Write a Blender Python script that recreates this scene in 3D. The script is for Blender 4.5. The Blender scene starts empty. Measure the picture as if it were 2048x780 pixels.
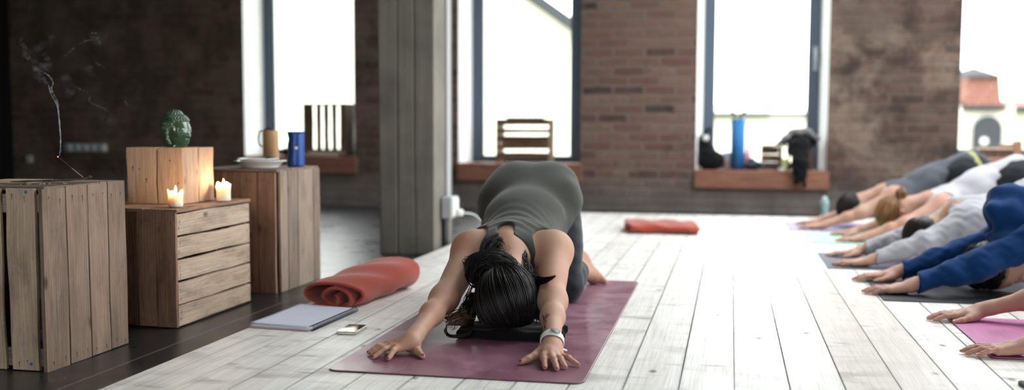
import bpy, math, random
import numpy as np
from mathutils import Matrix, Vector

random.seed(7)
rng = np.random.default_rng(7)
sc = bpy.context.scene
COL = sc.collection
PI = math.pi
V3 = lambda *a: np.array(a, float)

# ------------------------------------------------------------------ camera
F, CX, CY, CAMH = 2050.0, 1024.0, 419.0, 0.65
PITCH = math.atan((CY - 255) / F)
YAW = math.atan(439 / math.hypot(F, CY - 255))
ROLL = 0.003


def rot(ax, a):
    c, s = math.cos(a), math.sin(a)
    if ax == 'x':
        return np.array([[1, 0, 0], [0, c, -s], [0, s, c]])
    if ax == 'y':
        return np.array([[c, 0, s], [0, 1, 0], [-s, 0, c]])
    return np.array([[c, -s, 0], [s, c, 0], [0, 0, 1]])


CM = rot('z', YAW) @ rot('x', PI / 2 - PITCH) @ rot('z', ROLL)
CO = V3(0, 0, CAMH)


def ray(px, py):
    return CM @ V3((px - CX) / F, -(py - CY) / F, -1)


def on_z(px, py, z=0.0):
    d = ray(px, py)
    return CO + d * ((z - CO[2]) / d[2])


def on_y(px, py, y):
    d = ray(px, py)
    return CO + d * (y / d[1])


def on_x(px, py, x):
    d = ray(px, py)
    return CO + d * (x / d[0])


cam = bpy.data.cameras.new('camera')
cam.sensor_fit = 'HORIZONTAL'
cam.sensor_width = 36
cam.lens = F / 2048 * 36
cam.shift_y = (CY - 390) / 2048
cam.clip_start = 0.05
cam.clip_end = 300
cam.dof.use_dof = True
cam.dof.focus_distance = 3.05
cam.dof.aperture_fstop = 1.5
camo = bpy.data.objects.new('camera', cam)
COL.objects.link(camo)
m4 = np.eye(4)
m4[:3, :3] = CM
m4[:3, 3] = CO
camo.matrix_world = Matrix(m4.tolist())
sc.camera = camo

# ------------------------------------------------------------------ object helpers


def tag(o, label=None, cat=None, group=None, kind=None):
    if label:
        o['label'] = label
    if cat:
        o['category'] = cat
    if group:
        o['group'] = group
    if kind:
        o['kind'] = kind
    return o


def thing(name, loc, label, cat, group=None, rz=0):
    o = bpy.data.objects.new(name, None)
    o.empty_display_size = 0.05
    COL.objects.link(o)
    o.location = loc
    o.rotation_euler = (0, 0, rz)
    WM[o.name] = Matrix.LocRotScale(Vector(loc), o.rotation_euler, None)
    return tag(o, label, cat, group)


WM = {}


def link(name, me, parent=None):
    """meshes are built in world coordinates; a part keeps that place under its thing"""
    o = bpy.data.objects.new(name, me)
    COL.objects.link(o)
    if parent is not None:
        o.parent = parent
        o.matrix_parent_inverse = WM.get(parent.name, Matrix.Identity(4)).inverted()
    return o


class MB:
    """collects shapes in world coordinates into one mesh with grain UVs and a per-board random value"""

    def __init__(self):
        self.v, self.f, self.uv, self.r, self.s, self.mi = [], [], [], [], [], []
        self.cur = 0

    def add(self, verts, faces, uvs=None, rnd=0.5, smooth=False):
        b = len(self.v)
        self.v.extend([tuple(map(float, p)) for p in verts])
        for i, f in enumerate(faces):
            self.f.append(tuple(b + k for k in f))
            if uvs is not None:
                self.uv.append(uvs[i])
            else:
                self.uv.append([(verts[k][0], verts[k][1]) for k in f])
            self.r.append(rnd)
            self.s.append(smooth)
            self.mi.append(self.cur)
        return self

    def board(self, o, L, W, T, n=6, jit=0.0012, rnd=None):
        """board from corner o, vectors L (grain), W (width), T (thickness)"""
        o, L, W, T = [np.array(q, float) for q in (o, L, W, T)]
        rnd = random.random() if rnd is None else rnd
        lw, ll, lt = np.linalg.norm(W), np.linalg.norm(L), np.linalg.norm(T)
        wd = W / lw
        verts = []
        j0 = random.uniform(0, 50)
        for i in range(n + 1):
            t = i / n
            e0 = jit * (math.sin(j0 + 5 * t) + 0.6 * math.sin(j0 * 2 + 13 * t))
            e1 = jit * (math.sin(j0 + 2 + 6 * t) + 0.6 * math.sin(j0 * 3 + 11 * t))
            a = o + L * t
            verts += [a + wd * e0, a + W + wd * e1, a + W + T + wd * e1, a + T + wd * e0]
        faces, uvs = [], []
        ou, ov = rnd * 7.3, rnd * 3.1
        sec = [0, lw, lw + lt, 2 * lw + lt, 2 * lw + 2 * lt]
        for i in range(n):
            for k in range(4):
                a, b = i * 4 + k, i * 4 + (k + 1) % 4
                c, d = (i + 1) * 4 + (k + 1) % 4, (i + 1) * 4 + k
                faces.append((a, b, c, d))
                u0, u1 = ou + ll * i / n, ou + ll * (i + 1) / n
                uvs.append([(u0, ov + sec[k]), (u0, ov + sec[k + 1]), (u1, ov + sec[k + 1]), (u1, ov + sec[k])])
        faces.append((3, 2, 1, 0))
        uvs.append([(ou, ov), (ou, ov + lw), (ou + lt, ov + lw), (ou + lt, ov)])
        q = n * 4
        faces.append((q, q + 1, q + 2, q + 3))
        uvs.append([(ou, ov), (ou, ov + lw), (ou + lt, ov + lw), (ou + lt, ov)])
        # fix winding if frame is left handed
        if np.dot(np.cross(W, T), L) < 0:
            pass
        else:
            faces = [tuple(reversed(f)) for f in faces]
            uvs = [list(reversed(u)) for u in uvs]
        return self.add(verts, faces, uvs, rnd)

    def nails(self, pts, nrm_, r=0.0019):
        """dark nail heads with a short rust streak, flat on the boards (second material)"""
        c0 = self.cur
        self.cur = 1
        nv = np.array(nrm_, float)
        ax = np.cross(nv, V3(0, 0, 1))
        for p in pts:
            p = np.array(p, float) + V3(0, 0, random.uniform(-.006, .006)) + ax * random.uniform(-.005, .005)
            self.lathe([(0.0, 0.0011), (r * 0.8, 0.0009), (r, 0.0)], p, 9, np.array([ax, V3(0, 0, 1), nv]))
            h = random.uniform(0.006, 0.018)
            a = p + nv * 0.0006
            self.add([a - ax * r * .55, a + ax * r * .5, a + ax * r * .25 - V3(0, 0, h), a - ax * r * .2 - V3(0, 0, h)], [(0, 1, 2, 3)] if True else [])
        self.cur = c0
        return self

    def box(self, lo, hi, rnd=0.5):
        lo, hi = np.array(lo, float), np.array(hi, float)
        d = hi - lo
        ax = int(np.argmax(d))
        E = np.eye(3)
        L = E[ax] * d[ax]
        W = E[(ax + 1) % 3] * d[(ax + 1) % 3]
        T = E[(ax + 2) % 3] * d[(ax + 2) % 3]
        return self.board(lo, L, W, T, n=1, jit=0, rnd=rnd)

    def tube(self, pts, rad, n=8, cap=True, flat=None, rnd=0.5, smooth=True):
        pts = np.array(pts, float)
        m = len(pts)
        rad = np.full(m, rad, float) if np.isscalar(rad) else np.array(rad, float)
        tan = np.gradient(pts, axis=0)
        tan /= np.linalg.norm(tan, axis=1)[:, None] + 1e-12
        up = V3(0, 0, 1) if abs(tan[0][2]) < 0.9 else V3(1, 0, 0)
        nx = np.cross(up, tan[0])
        nx /= np.linalg.norm(nx)
        verts = []
        ca, sa = np.cos(np.arange(n) * 2 * PI / n)[:, None], np.sin(np.arange(n) * 2 * PI / n)[:, None]
        for i in range(m):
            t = tan[i]
            nx = nx - t * (t @ nx)
            nx = nx / (math.sqrt(nx @ nx) + 1e-12)
            ny = V3(t[1] * nx[2] - t[2] * nx[1], t[2] * nx[0] - t[0] * nx[2], t[0] * nx[1] - t[1] * nx[0])
            off = (ca * nx + sa * ny) * rad[i]
            if flat is not None:
                fn, ff = flat
                off = off - np.outer(off @ fn, fn) * (1 - ff)
            verts.extend((pts[i] + off).tolist())
        faces, uvs = [], []
        ln = np.concatenate([[0], np.cumsum(np.linalg.norm(np.diff(pts, axis=0), axis=1))])
        for i in range(m - 1):
            for k in range(n):
                faces.append((i * n + k, i * n + (k + 1) % n, (i + 1) * n + (k + 1) % n, (i + 1) * n + k))
                uvs.append([(ln[i], k / n), (ln[i], (k + 1) / n), (ln[i + 1], (k + 1) / n), (ln[i + 1], k / n)])
        if cap:
            faces.append(tuple(reversed(range(n))))
            uvs.append([(0, 0)] * n)
            faces.append(tuple((m - 1) * n + k for k in range(n)))
            uvs.append([(0, 0)] * n)
        return self.add(verts, faces, uvs, rnd, smooth)

    def lathe(self, prof, c, n=32, axis=None, smooth=True, wob=None):
        """profile [(r,z)] around vertical axis through c (or a given axis frame)"""
        c = np.array(c, float)
        A = np.eye(3) if axis is None else axis
        verts, faces = [], []
        for j, (r, z) in enumerate(prof):
            for k in range(n):
                a = 2 * PI * k / n
                rr = r * (1 + (wob(a, z) if wob else 0))
                verts.append(c + A[0] * rr * math.cos(a) + A[1] * rr * math.sin(a) + A[2] * z)
        m = len(prof)
        for j in range(m - 1):
            for k in range(n):
                faces.append((j * n + k, j * n + (k + 1) % n, (j + 1) * n + (k + 1) % n, (j + 1) * n + k))
        if prof[0][0] > 1e-5:
            faces.append(tuple(reversed(range(n))))
        if prof[-1][0] > 1e-5:
            faces.append(tuple((m - 1) * n + k for k in range(n)))
        return self.add(verts, faces, None, 0.5, smooth)

    def prism(self, poly, vec, rnd=0.5, smooth=False):
        """polygon (list of 3d points) extruded by vec"""
        n = len(poly)
        poly = [np.array(p, float) for p in poly]
        vec = np.array(vec, float)
        verts = poly + [p + vec for p in poly]
        nrm = sum((np.cross(poly[i] - poly[0], poly[(i + 1) % n] - poly[0]) for i in range(n)), V3(0, 0, 0))
        faces = [tuple(range(n)), tuple(reversed(range(n, 2 * n)))]
        for i in range(n):
            faces.append((i, i + n, (i + 1) % n + n, (i + 1) % n))
        if np.dot(nrm, vec) > 0:
            faces = [tuple(reversed(f)) for f in faces]
        return self.add(verts, faces, None, rnd, smooth)

    def build(self, name, mat, parent=None, bevel=0.0, seg=2, subd=0, solid=0.0):
        me = bpy.data.meshes.new(name)
        me.from_pydata(self.v, [], self.f)
        ul = me.uv_layers.new(name='UVMap')
        ul.data.foreach_set('uv', np.array([c for u in self.uv for p in u for c in p], np.float32))
        at = me.attributes.new('rnd', 'FLOAT', 'FACE')
        at.data.foreach_set('value', np.array(self.r, np.float32))
        me.polygons.foreach_set('use_smooth', np.array(self.s, bool))
        for m in (mat if isinstance(mat, (list, tuple)) else [mat]):
            me.materials.append(m)
        me.polygons.foreach_set('material_index', np.array(self.mi, np.int32))
        me.update()
        o = link(name, me, parent)
        if solid:
            md = o.modifiers.new('solid', 'SOLIDIFY')
            md.thickness = solid
            md.offset = 0
        if bevel:
            md = o.modifiers.new('bevel', 'BEVEL')
            md.width = bevel
            md.segments = seg
            md.limit_method = 'ANGLE'
            md.angle_limit = math.radians(40)
        if subd:
            md = o.modifiers.new('sub', 'SUBSURF')
            md.levels = subd
            md.render_levels = subd
        return o


def bez(pts, n=24):
    """smooth curve through points (Catmull-Rom)"""
    P = [np.array(p, float) for p in pts]
    P = [2 * P[0] - P[1]] + P + [2 * P[-1] - P[-2]]
    out = []
    segs = len(P) - 3
    for i in range(segs):
        p0, p1, p2, p3 = P[i:i + 4]
        m = max(2, n // segs)
        for k in range(m + (1 if i == segs - 1 else 0)):
            t = k / m
            out.append(0.5 * (2 * p1 + (p2 - p0) * t + (2 * p0 - 5 * p1 + 4 * p2 - p3) * t * t + (3 * p1 - p0 - 3 * p2 + p3) * t ** 3))
    return np.array(out)


# ------------------------------------------------------------------ materials
def lin(r, g, b):
    f = lambda c: (c / 12.92 if c <= 0.04045 else ((c + 0.055) / 1.055) ** 2.4)
    return (f(r / 255), f(g / 255), f(b / 255), 1)


class NT:
    def __init__(self, name):
        self.m = bpy.data.materials.new(name)
        self.m.use_nodes = True
        self.t = self.m.node_tree
        self.t.nodes.clear()
        self.out = self.n('ShaderNodeOutputMaterial')

    def n(self, typ, **kw):
        nd = self.t.nodes.new(typ)
        for k, v in kw.items():
            setattr(nd, k, v)
        return nd

    def l(self, a, b):
        self.t.links.new(a, b)

    def bsdf(self, col=None, rough=0.5, spec=0.5, **kw):
        b = self.n('ShaderNodeBsdfPrincipled')
        self.setv(b.inputs['Base Color'], col)
        self.setv(b.inputs['Roughness'], rough)
        self.setv(b.inputs['Specular IOR Level'], spec)
        for k, v in kw.items():
            self.setv(b.inputs[k.replace('_', ' ')], v)
        self.l(b.outputs[0], self.out.inputs[0])
        self.b = b
        return b

    def setv(self, sock, v):
        if v is None:
            return
        if hasattr(v, 'is_output') or isinstance(v, bpy.types.NodeSocket):
            self.l(v, sock)
        else:
            sock.default_value = v

    def coord(self, kind='Object', scale=(1, 1, 1), rotz=None, add=None):
        tc = self.n('ShaderNodeTexCoord')
        mp = self.n('ShaderNodeMapping')
        mp.inputs['Scale'].default_value = scale
        if rotz:
            mp.inputs['Rotation'].default_value = rotz
        src = tc.outputs[kind]
        if add is not None:
            va = self.n('ShaderNodeVectorMath', operation='ADD')
            self.l(src, va.inputs[0])
            self.l(add, va.inputs[1])
            src = va.outputs[0]
        self.l(src, mp.inputs['Vector'])
        return mp.outputs[0]

    def noise(self, vec, scale=5, detail=4, rough=0.55, dist=0.0):
        nd = self.n('ShaderNodeTexNoise')
        self.l(vec, nd.inputs['Vector'])
        nd.inputs['Scale'].default_value = scale
        nd.inputs['Detail'].default_value = detail
        nd.inputs['Roughness'].default_value = rough
        nd.inputs['Distortion'].default_value = dist
        return nd.outputs['Fac']

    def ramp(self, fac, stops, interp='LINEAR'):
        r = self.n('ShaderNodeValToRGB')
        r.color_ramp.interpolation = interp
        el = r.color_ramp.elements
        while len(el) > 1:
            el.remove(el[0])
        for i, (p, c) in enumerate(stops):
            e = el[0] if i == 0 else el.new(p)
            e.position = p
            if not hasattr(c, '__len__'):
                c = (c, c, c, 1)
            e.color = c
        self.l(fac, r.inputs[0])
        return r.outputs['Color']

    def mix(self, fac, a, b, blend='MIX'):
        m = self.n('ShaderNodeMix', data_type='RGBA', blend_type=blend)
        self.setv(m.inputs[0], fac)
        self.setv(m.inputs[6], a)
        self.setv(m.inputs[7], b)
        return m.outputs[2]

    def math(self, op, a, b=0.0, clamp=False):
        m = self.n('ShaderNodeMath', operation=op)
        m.use_clamp = clamp
        self.setv(m.inputs[0], a)
        self.setv(m.inputs[1], b)
        return m.outputs[0]

    def attr(self, name, out='Fac'):
        a = self.n('ShaderNodeAttribute')
        a.attribute_name = name
        return a.outputs[out]

    def bump(self, h, strength=0.3, dist=0.01):
        b = self.n('ShaderNodeBump')
        b.inputs['Strength'].default_value = strength
        b.inputs['Distance'].default_value = dist
        self.l(h, b.inputs['Height'])
        self.l(b.outputs[0], self.b.inputs['Normal'])


def simple(name, col, rough=0.5, spec=0.5, noise=0.0, nscale=20, bump=0.0, **kw):
    t = NT(name)
    c = lin(*col)
    if noise or bump:
        f = t.noise(t.coord('Object'), nscale, 5)
    cc = c
    if noise:
        cc = t.mix(t.ramp(f, [(0.3, 0.0), (0.7, 1.0)]), tuple([q * (1 - noise) for q in c[:3]] + [1]), tuple([min(1, q * (1 + noise)) for q in c[:3]] + [1]))
    t.bsdf(cc, rough, spec, **kw)
    if bump:
        t.bump(f, bump, 0.004)
    return t.m


def wood(name, light, mid, dark, rough=0.6, grain=1.0, knots=True, dirt=0.3, spec=0.3):
    """boards with grain along U of the UV map"""
    t = NT(name)
    uv = t.coord('UV')
    st = t.coord('UV', (1.8 * grain, 20 * grain, 1))
    g1 = t.noise(st, 1.5, 7, 0.62, 1.3)
    st2 = t.coord('UV', (5, 190, 1))
    g2 = t.noise(st2, 1.0, 3, 0.6)
    big = t.noise(t.coord('UV', (4, 11, 1)), 1.4, 6, 0.66, 0.5)
    wv = t.n('ShaderNodeTexWave')
    wv.bands_direction = 'Y'
    t.l(t.coord('UV', (0.55 * grain, 9 * grain, 1)), wv.inputs['Vector'])
    wv.inputs['Scale'].default_value = 3.4
    wv.inputs['Distortion'].default_value = 7.0
    wv.inputs['Detail'].default_value = 4.0
    wv.inputs['Detail Scale'].default_value = 1.3
    wv.inputs['Detail Roughness'].default_value = 0.6
    gg = t.math('ADD', t.math('MULTIPLY', g1, 0.87), t.math('MULTIPLY', wv.outputs['Fac'], 0.13))
    c = t.ramp(gg, [(0.25, lin(*dark)), (0.48, lin(*mid)), (0.72, lin(*light))])
    c = t.mix(t.ramp(g2, [(0.34, 0.32), (0.52, 0.0)]), c, lin(*[q * 0.55 for q in dark]))
    fl = t.noise(t.coord('UV', (34, 60, 1)), 1.0, 4, 0.7)
    c = t.mix(t.ramp(fl, [(0.60, 0.0), (0.74, 0.55)]), c, lin(*[q * 0.6 for q in dark]))
    r = t.attr('rnd')
    c = t.mix(0.35, c, t.mix(r, lin(*[q * 0.62 for q in mid]), lin(*[min(255, q * 1.15) for q in light])))
    c = t.mix(t.math('MULTIPLY', t.ramp(big, [(0.45, 0.0), (0.72, 1.0)]), dirt), c, lin(*[q * 0.55 for q in dark]))
    if knots:
        vo = t.n('ShaderNodeTexVoronoi')
        t.l(t.coord('UV', (5.2, 11, 1)), vo.inputs['Vector'])
        vo.inputs['Scale'].default_value = 1.0
        k = t.ramp(vo.outputs['Distance'], [(0.05, 1.0), (0.13, 0.0)])
        c = t.mix(t.math('MULTIPLY', k, 0.75), c, lin(*[q * 0.42 for q in dark]))
    t.bsdf(c, rough, spec)
    h = t.math('ADD', g2, g1)
    t.bump(h, 0.45, 0.003)
    return t.m


# whitewashed floor planks
def plank_mat():
    t = NT('whitewashed_planks')
    st = t.coord('UV', (1.3, 26, 1))
    g1 = t.noise(st, 1.5, 6, 0.62, 0.7)
    g2 = t.noise(t.coord('UV', (4, 170, 1)), 1, 3, 0.6)
    worn = t.noise(t.coord('UV', (8, 3.6, 1)), 1.0, 3, 0.55, 0.5)
    broad = t.noise(t.coord('UV', (1.1, 2.3, 1)), 1.0, 3, 0.5)
    r = t.attr('rnd')
    base = t.ramp(g1, [(0.3, lin(214, 209, 203)), (0.5, lin(230, 227, 223)), (0.75, lin(240, 239, 237))])
    base = t.mix(t.math('MULTIPLY', t.ramp(r, [(0.4, 0.0), (0.8, 1.0)]), 0.55), base, lin(192, 176, 162))
    wf = t.math('MULTIPLY', t.ramp(worn, [(0.52, 0.0), (0.66, 1.0)]), t.ramp(broad, [(0.38, 0.12), (0.60, 1.0)]))
    c = t.mix(t.math('MULTIPLY', wf, 0.5), base, lin(122, 114, 108))
    c = t.mix(t.math('MULTIPLY', t.ramp(g2, [(0.36, 1.0), (0.5, 0.0)]), 0.22), c, lin(120, 108, 98))
    # knots and the dark rays round them
    vo = t.n('ShaderNodeTexVoronoi')
    t.l(t.coord('UV', (3.6, 6.2, 1)), vo.inputs['Vector'])
    vo.inputs['Scale'].default_value = 1.0
    k = t.ramp(vo.outputs['Distance'], [(0.035, 1.0), (0.085, 0.0)])
    vo2 = t.n('ShaderNodeTexVoronoi')
    t.l(t.coord('UV', (15.0, 3.4, 1)), vo2.inputs['Vector'])
    vo2.inputs['Scale'].default_value = 1.0
    k2 = t.math('MULTIPLY', t.ramp(vo2.outputs['Distance'], [(0.06, 1.0), (0.2, 0.0)]), t.ramp(worn, [(0.42, 0.1), (0.56, 1.0)]))
    c = t.mix(t.math('MULTIPLY', k2, 0.55), c, lin(104, 95, 88))
    c = t.mix(t.math('MULTIPLY', k, 0.8), c, lin(58, 49, 43))
    su = t.n('ShaderNodeSeparateXYZ')
    t.l(t.coord('UV'), su.inputs[0])
    ev = t.math('SUBTRACT', su.outputs[1], t.math('MULTIPLY', r, 3.1))
    em = t.math('ABSOLUTE', t.math('SUBTRACT', ev, 0.25005))
    c = t.mix(t.math('MULTIPLY', t.ramp(em, [(0.0656, 0.0), (0.0666, 1.0), (0.0672, 1.0), (0.0676, 0.0)]), 0.5), c, lin(70, 62, 56))   # dark lines along the plank edges
    ro = t.ramp(worn, [(0.35, 0.36), (0.7, 0.52)])
    t.bsdf(c, ro, 0.45)
    t.bump(t.math('ADD', g1, t.math('MULTIPLY', g2, 0.5)), 0.12, 0.003)
    return t.m


def brick_mat(name, plaster=0.5, warm=1.0, size=(0.26, 0.078)):
    t = NT(name)
    co = t.coord('Object', rotz=(PI / 2, 0, 0))
    sep = t.n('ShaderNodeSeparateXYZ')
    tc = t.n('ShaderNodeTexCoord')
    t.l(tc.outputs['Object'], sep.inputs[0])
    cmb = t.n('ShaderNodeCombineXYZ')
    wob = t.noise(tc.outputs['Object'], 4, 2)
    t.l(t.math('ADD', sep.outputs[0], sep.outputs[1]), cmb.inputs[0])
    t.l(t.math('ADD', sep.outputs[2], t.math('MULTIPLY', wob, 0.02)), cmb.inputs[1])
    br = t.n('ShaderNodeTexBrick')
    t.l(cmb.outputs[0], br.inputs['Vector'])
    br.inputs['Scale'].default_value = 1.0
    br.inputs['Brick Width'].default_value = size[0]
    br.inputs['Row Height'].default_value = size[1]
    br.inputs['Mortar Size'].default_value = 0.012
    br.inputs['Mortar Smooth'].default_value = 0.4
    br.inputs['Color1'].default_value = (0, 0, 0, 1)
    br.inputs['Color2'].default_value = (1, 1, 1, 1)
    br.inputs['Mortar'].default_value = (0.5, 0.5, 0.5, 1)
    bw = t.ramp(br.outputs['Color'], [(0.0, lin(62, 50, 48)), (0.15, lin(116, 80, 72)), (0.4, lin(132, 98, 88)), (0.7, lin(142, 114, 102)), (1.0, lin(118, 82, 72))])
    n1 = t.noise(tc.outputs['Object'], 9, 5, 0.6)
    bw = t.mix(t.ramp(n1, [(0.35, 0.0), (0.65, 0.6)]), bw, lin(108, 92, 84))
    mort = t.mix(n1, lin(104, 92, 86), lin(140, 126, 118))
    c = t.mix(br.outputs['Fac'], bw, mort)
    n3 = t.noise(tc.outputs['Object'], 6, 4, 0.6)
    n2 = t.noise(tc.outputs['Object'], 2.6, 6, 0.62, 0.4)
    n4 = t.noise(tc.outputs['Object'], 3.1, 5, 0.65)
    # soot and old plaster on pier and left; left darkening also paints light falloff
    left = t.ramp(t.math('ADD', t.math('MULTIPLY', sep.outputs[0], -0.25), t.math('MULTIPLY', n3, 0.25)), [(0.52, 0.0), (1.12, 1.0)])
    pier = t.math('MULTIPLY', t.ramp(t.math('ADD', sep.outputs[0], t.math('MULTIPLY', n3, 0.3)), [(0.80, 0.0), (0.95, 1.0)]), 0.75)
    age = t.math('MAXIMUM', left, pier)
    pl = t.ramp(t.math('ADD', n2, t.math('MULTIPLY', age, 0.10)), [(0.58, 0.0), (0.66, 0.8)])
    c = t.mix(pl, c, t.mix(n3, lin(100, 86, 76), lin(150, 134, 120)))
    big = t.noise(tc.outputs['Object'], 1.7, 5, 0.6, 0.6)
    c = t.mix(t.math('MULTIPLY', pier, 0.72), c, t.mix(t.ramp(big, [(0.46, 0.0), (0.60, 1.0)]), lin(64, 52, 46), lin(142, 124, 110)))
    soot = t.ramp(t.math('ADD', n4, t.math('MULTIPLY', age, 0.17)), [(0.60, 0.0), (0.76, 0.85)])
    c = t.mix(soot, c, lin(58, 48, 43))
    c = t.mix(t.math('MULTIPLY', left, 0.55), c, t.mix(n2, lin(60, 50, 43), lin(114, 97, 81)))  # left part darkened in colour for the light fading that way
    black = t.ramp(t.math('ADD', t.math('MULTIPLY', sep.outputs[0], -0.2), t.math('MULTIPLY', n3, 0.12)), [(1.22, 0.0), (1.34, 0.9)])  # far left painted near black for the same falloff
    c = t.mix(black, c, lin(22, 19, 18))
    # damp grey render near the ground
    lowf = t.ramp(t.math('ADD', sep.outputs[2], t.math('MULTIPLY', n3, 0.12)), [(0.12, 0.85), (0.3, 0.0)])
    c = t.mix(lowf, c, t.mix(t.noise(tc.outputs['Object'], 5, 5), lin(70, 64, 62), lin(150, 143, 138)))
    c = t.mix(0.22, c, lin(40, 33, 30))
    t.bsdf(c, 0.9, 0.2)
    t.bump(t.math('ADD', t.math('MULTIPLY', br.outputs['Fac'], -0.6), n1), 0.6, 0.012)
    return t.m


def concrete_mat():
    t = NT('board_marked_concrete')
    tc = t.n('ShaderNodeTexCoord')
    n1 = t.noise(tc.outputs['Object'], 3.5, 6, 0.6)
    st = t.noise(t.coord('Object', (26, 26, 0.9)), 1.2, 5, 0.6)
    c = t.mix(st, lin(106, 101, 93), lin(152, 146, 137))
    c = t.mix(t.ramp(n1, [(0.4, 0.0), (0.7, 0.6)]), c, lin(92, 87, 82))
    t.bsdf(c, 0.85, 0.25)
    t.bump(t.math('ADD', st, n1), 0.4, 0.006)
    return t.m


def darkfloor_mat():
    t = NT('dark_painted_floor')
    tc = t.n('ShaderNodeTexCoord')
    n1 = t.noise(tc.outputs['Object'], 1.1, 3, 0.5, 0.2)
    n2 = t.noise(tc.outputs['Object'], 6, 3, 0.5)
    c = t.mix(n1, lin(28, 27, 28), lin(42, 42, 45))
    sep = t.n('ShaderNodeSeparateXYZ')
    t.l(tc.outputs['Object'], sep.inputs[0])
    d = t.math('ABSOLUTE', t.math('ADD', sep.outputs[0], 1.744))
    ln = t.ramp(d, [(0.0025, 1.0), (0.0045, 0.0)])
    c = t.mix(t.math('MULTIPLY', ln, 0.55), c, lin(132, 130, 132))
    ro = t.ramp(n2, [(0.3, 0.26), (0.7, 0.36)])
    t.bsdf(c, ro, 0.95)
    return t.m


def skin_mat(name, col):
    t = NT(name)
    tc = t.n('ShaderNodeTexCoord')
    n1 = t.noise(tc.outputs['Object'], 9, 4)
    n2 = t.noise(tc.outputs['Object'], 260, 3)
    c = lin(*col)
    red = lin(min(255, col[0] * 1.0), col[1] * 0.86, col[2] * 0.8)
    cc = t.mix(t.ramp(n1, [(0.4, 0.0), (0.7, 0.6)]), c, red)
    t.bsdf(cc, 0.55, 0.32, Subsurface_Weight=0.12, Subsurface_Radius=(0.012, 0.005, 0.003), Subsurface_Scale=1.0)
    t.bump(n2, 0.12, 0.0008)
    return t.m


def fabric_mat(name, col, rough=0.9, weave=500, sheen=0.3, var=0.18):
    t = NT(name)
    tc = t.n('ShaderNodeTexCoord')
    n1 = t.noise(tc.outputs['Object'], 7, 4)
    n2 = t.noise(tc.outputs['Object'], weave, 2)
    c = lin(*col)
    cc = t.mix(n1, tuple([q * (1 - var) for q in c[:3]] + [1]), tuple([min(1, q * (1 + var)) for q in c[:3]] + [1]))
    t.bsdf(cc, rough, 0.2, Sheen_Weight=sheen, Sheen_Roughness=0.5)
    t.bump(n2, 0.25, 0.001)
    return t.m


def hair_mat(name, dark, light, rough=0.32):
    t = NT(name)
    r = t.attr('rnd')
    n = t.noise(t.coord('Object'), 40, 3)
    c = t.mix(t.math('MULTIPLY', r, n), lin(*dark), lin(*light))
    t.bsdf(c, rough, 0.4)
    return t.m


def glass_mat(name, tint=(1, 1, 1, 1)):
    t = NT(name)
    tr = t.n('ShaderNodeBsdfTransparent')
    tr.inputs[0].default_value = tint
    gl = t.n('ShaderNodeBsdfGlossy')
    gl.inputs['Roughness'].default_value = 0.02
    fr = t.n('ShaderNodeFresnel')
    ge = t.n('ShaderNodeNewGeometry')
    ior = t.n('ShaderNodeMix', data_type='FLOAT')
    t.l(ge.outputs['Backfacing'], ior.inputs[0])
    ior.inputs[2].default_value = 1.45
    ior.inputs[3].default_value = 1 / 1.45
    t.l(ior.outputs[0], fr.inputs[0])
    mx = t.n('ShaderNodeMixShader')
    t.l(fr.outputs[0], mx.inputs[0])
    t.l(tr.outputs[0], mx.inputs[1])
    t.l(gl.outputs[0], mx.inputs[2])
    t.l(mx.outputs[0], t.out.inputs[0])
    return t.m


def emit_mat(name, col, strength):
    t = NT(name)
    e = t.n('ShaderNodeEmission')
    e.inputs[0].default_value = lin(*col)
    e.inputs[1].default_value = strength
    t.l(e.outputs[0], t.out.inputs[0])
    return t.m

# ================================================================== smooth solids: signed distances, then one continuous surface
def nrm(v):
    v = np.array(v, float)
    return v / (np.linalg.norm(v) + 1e-12)


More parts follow.
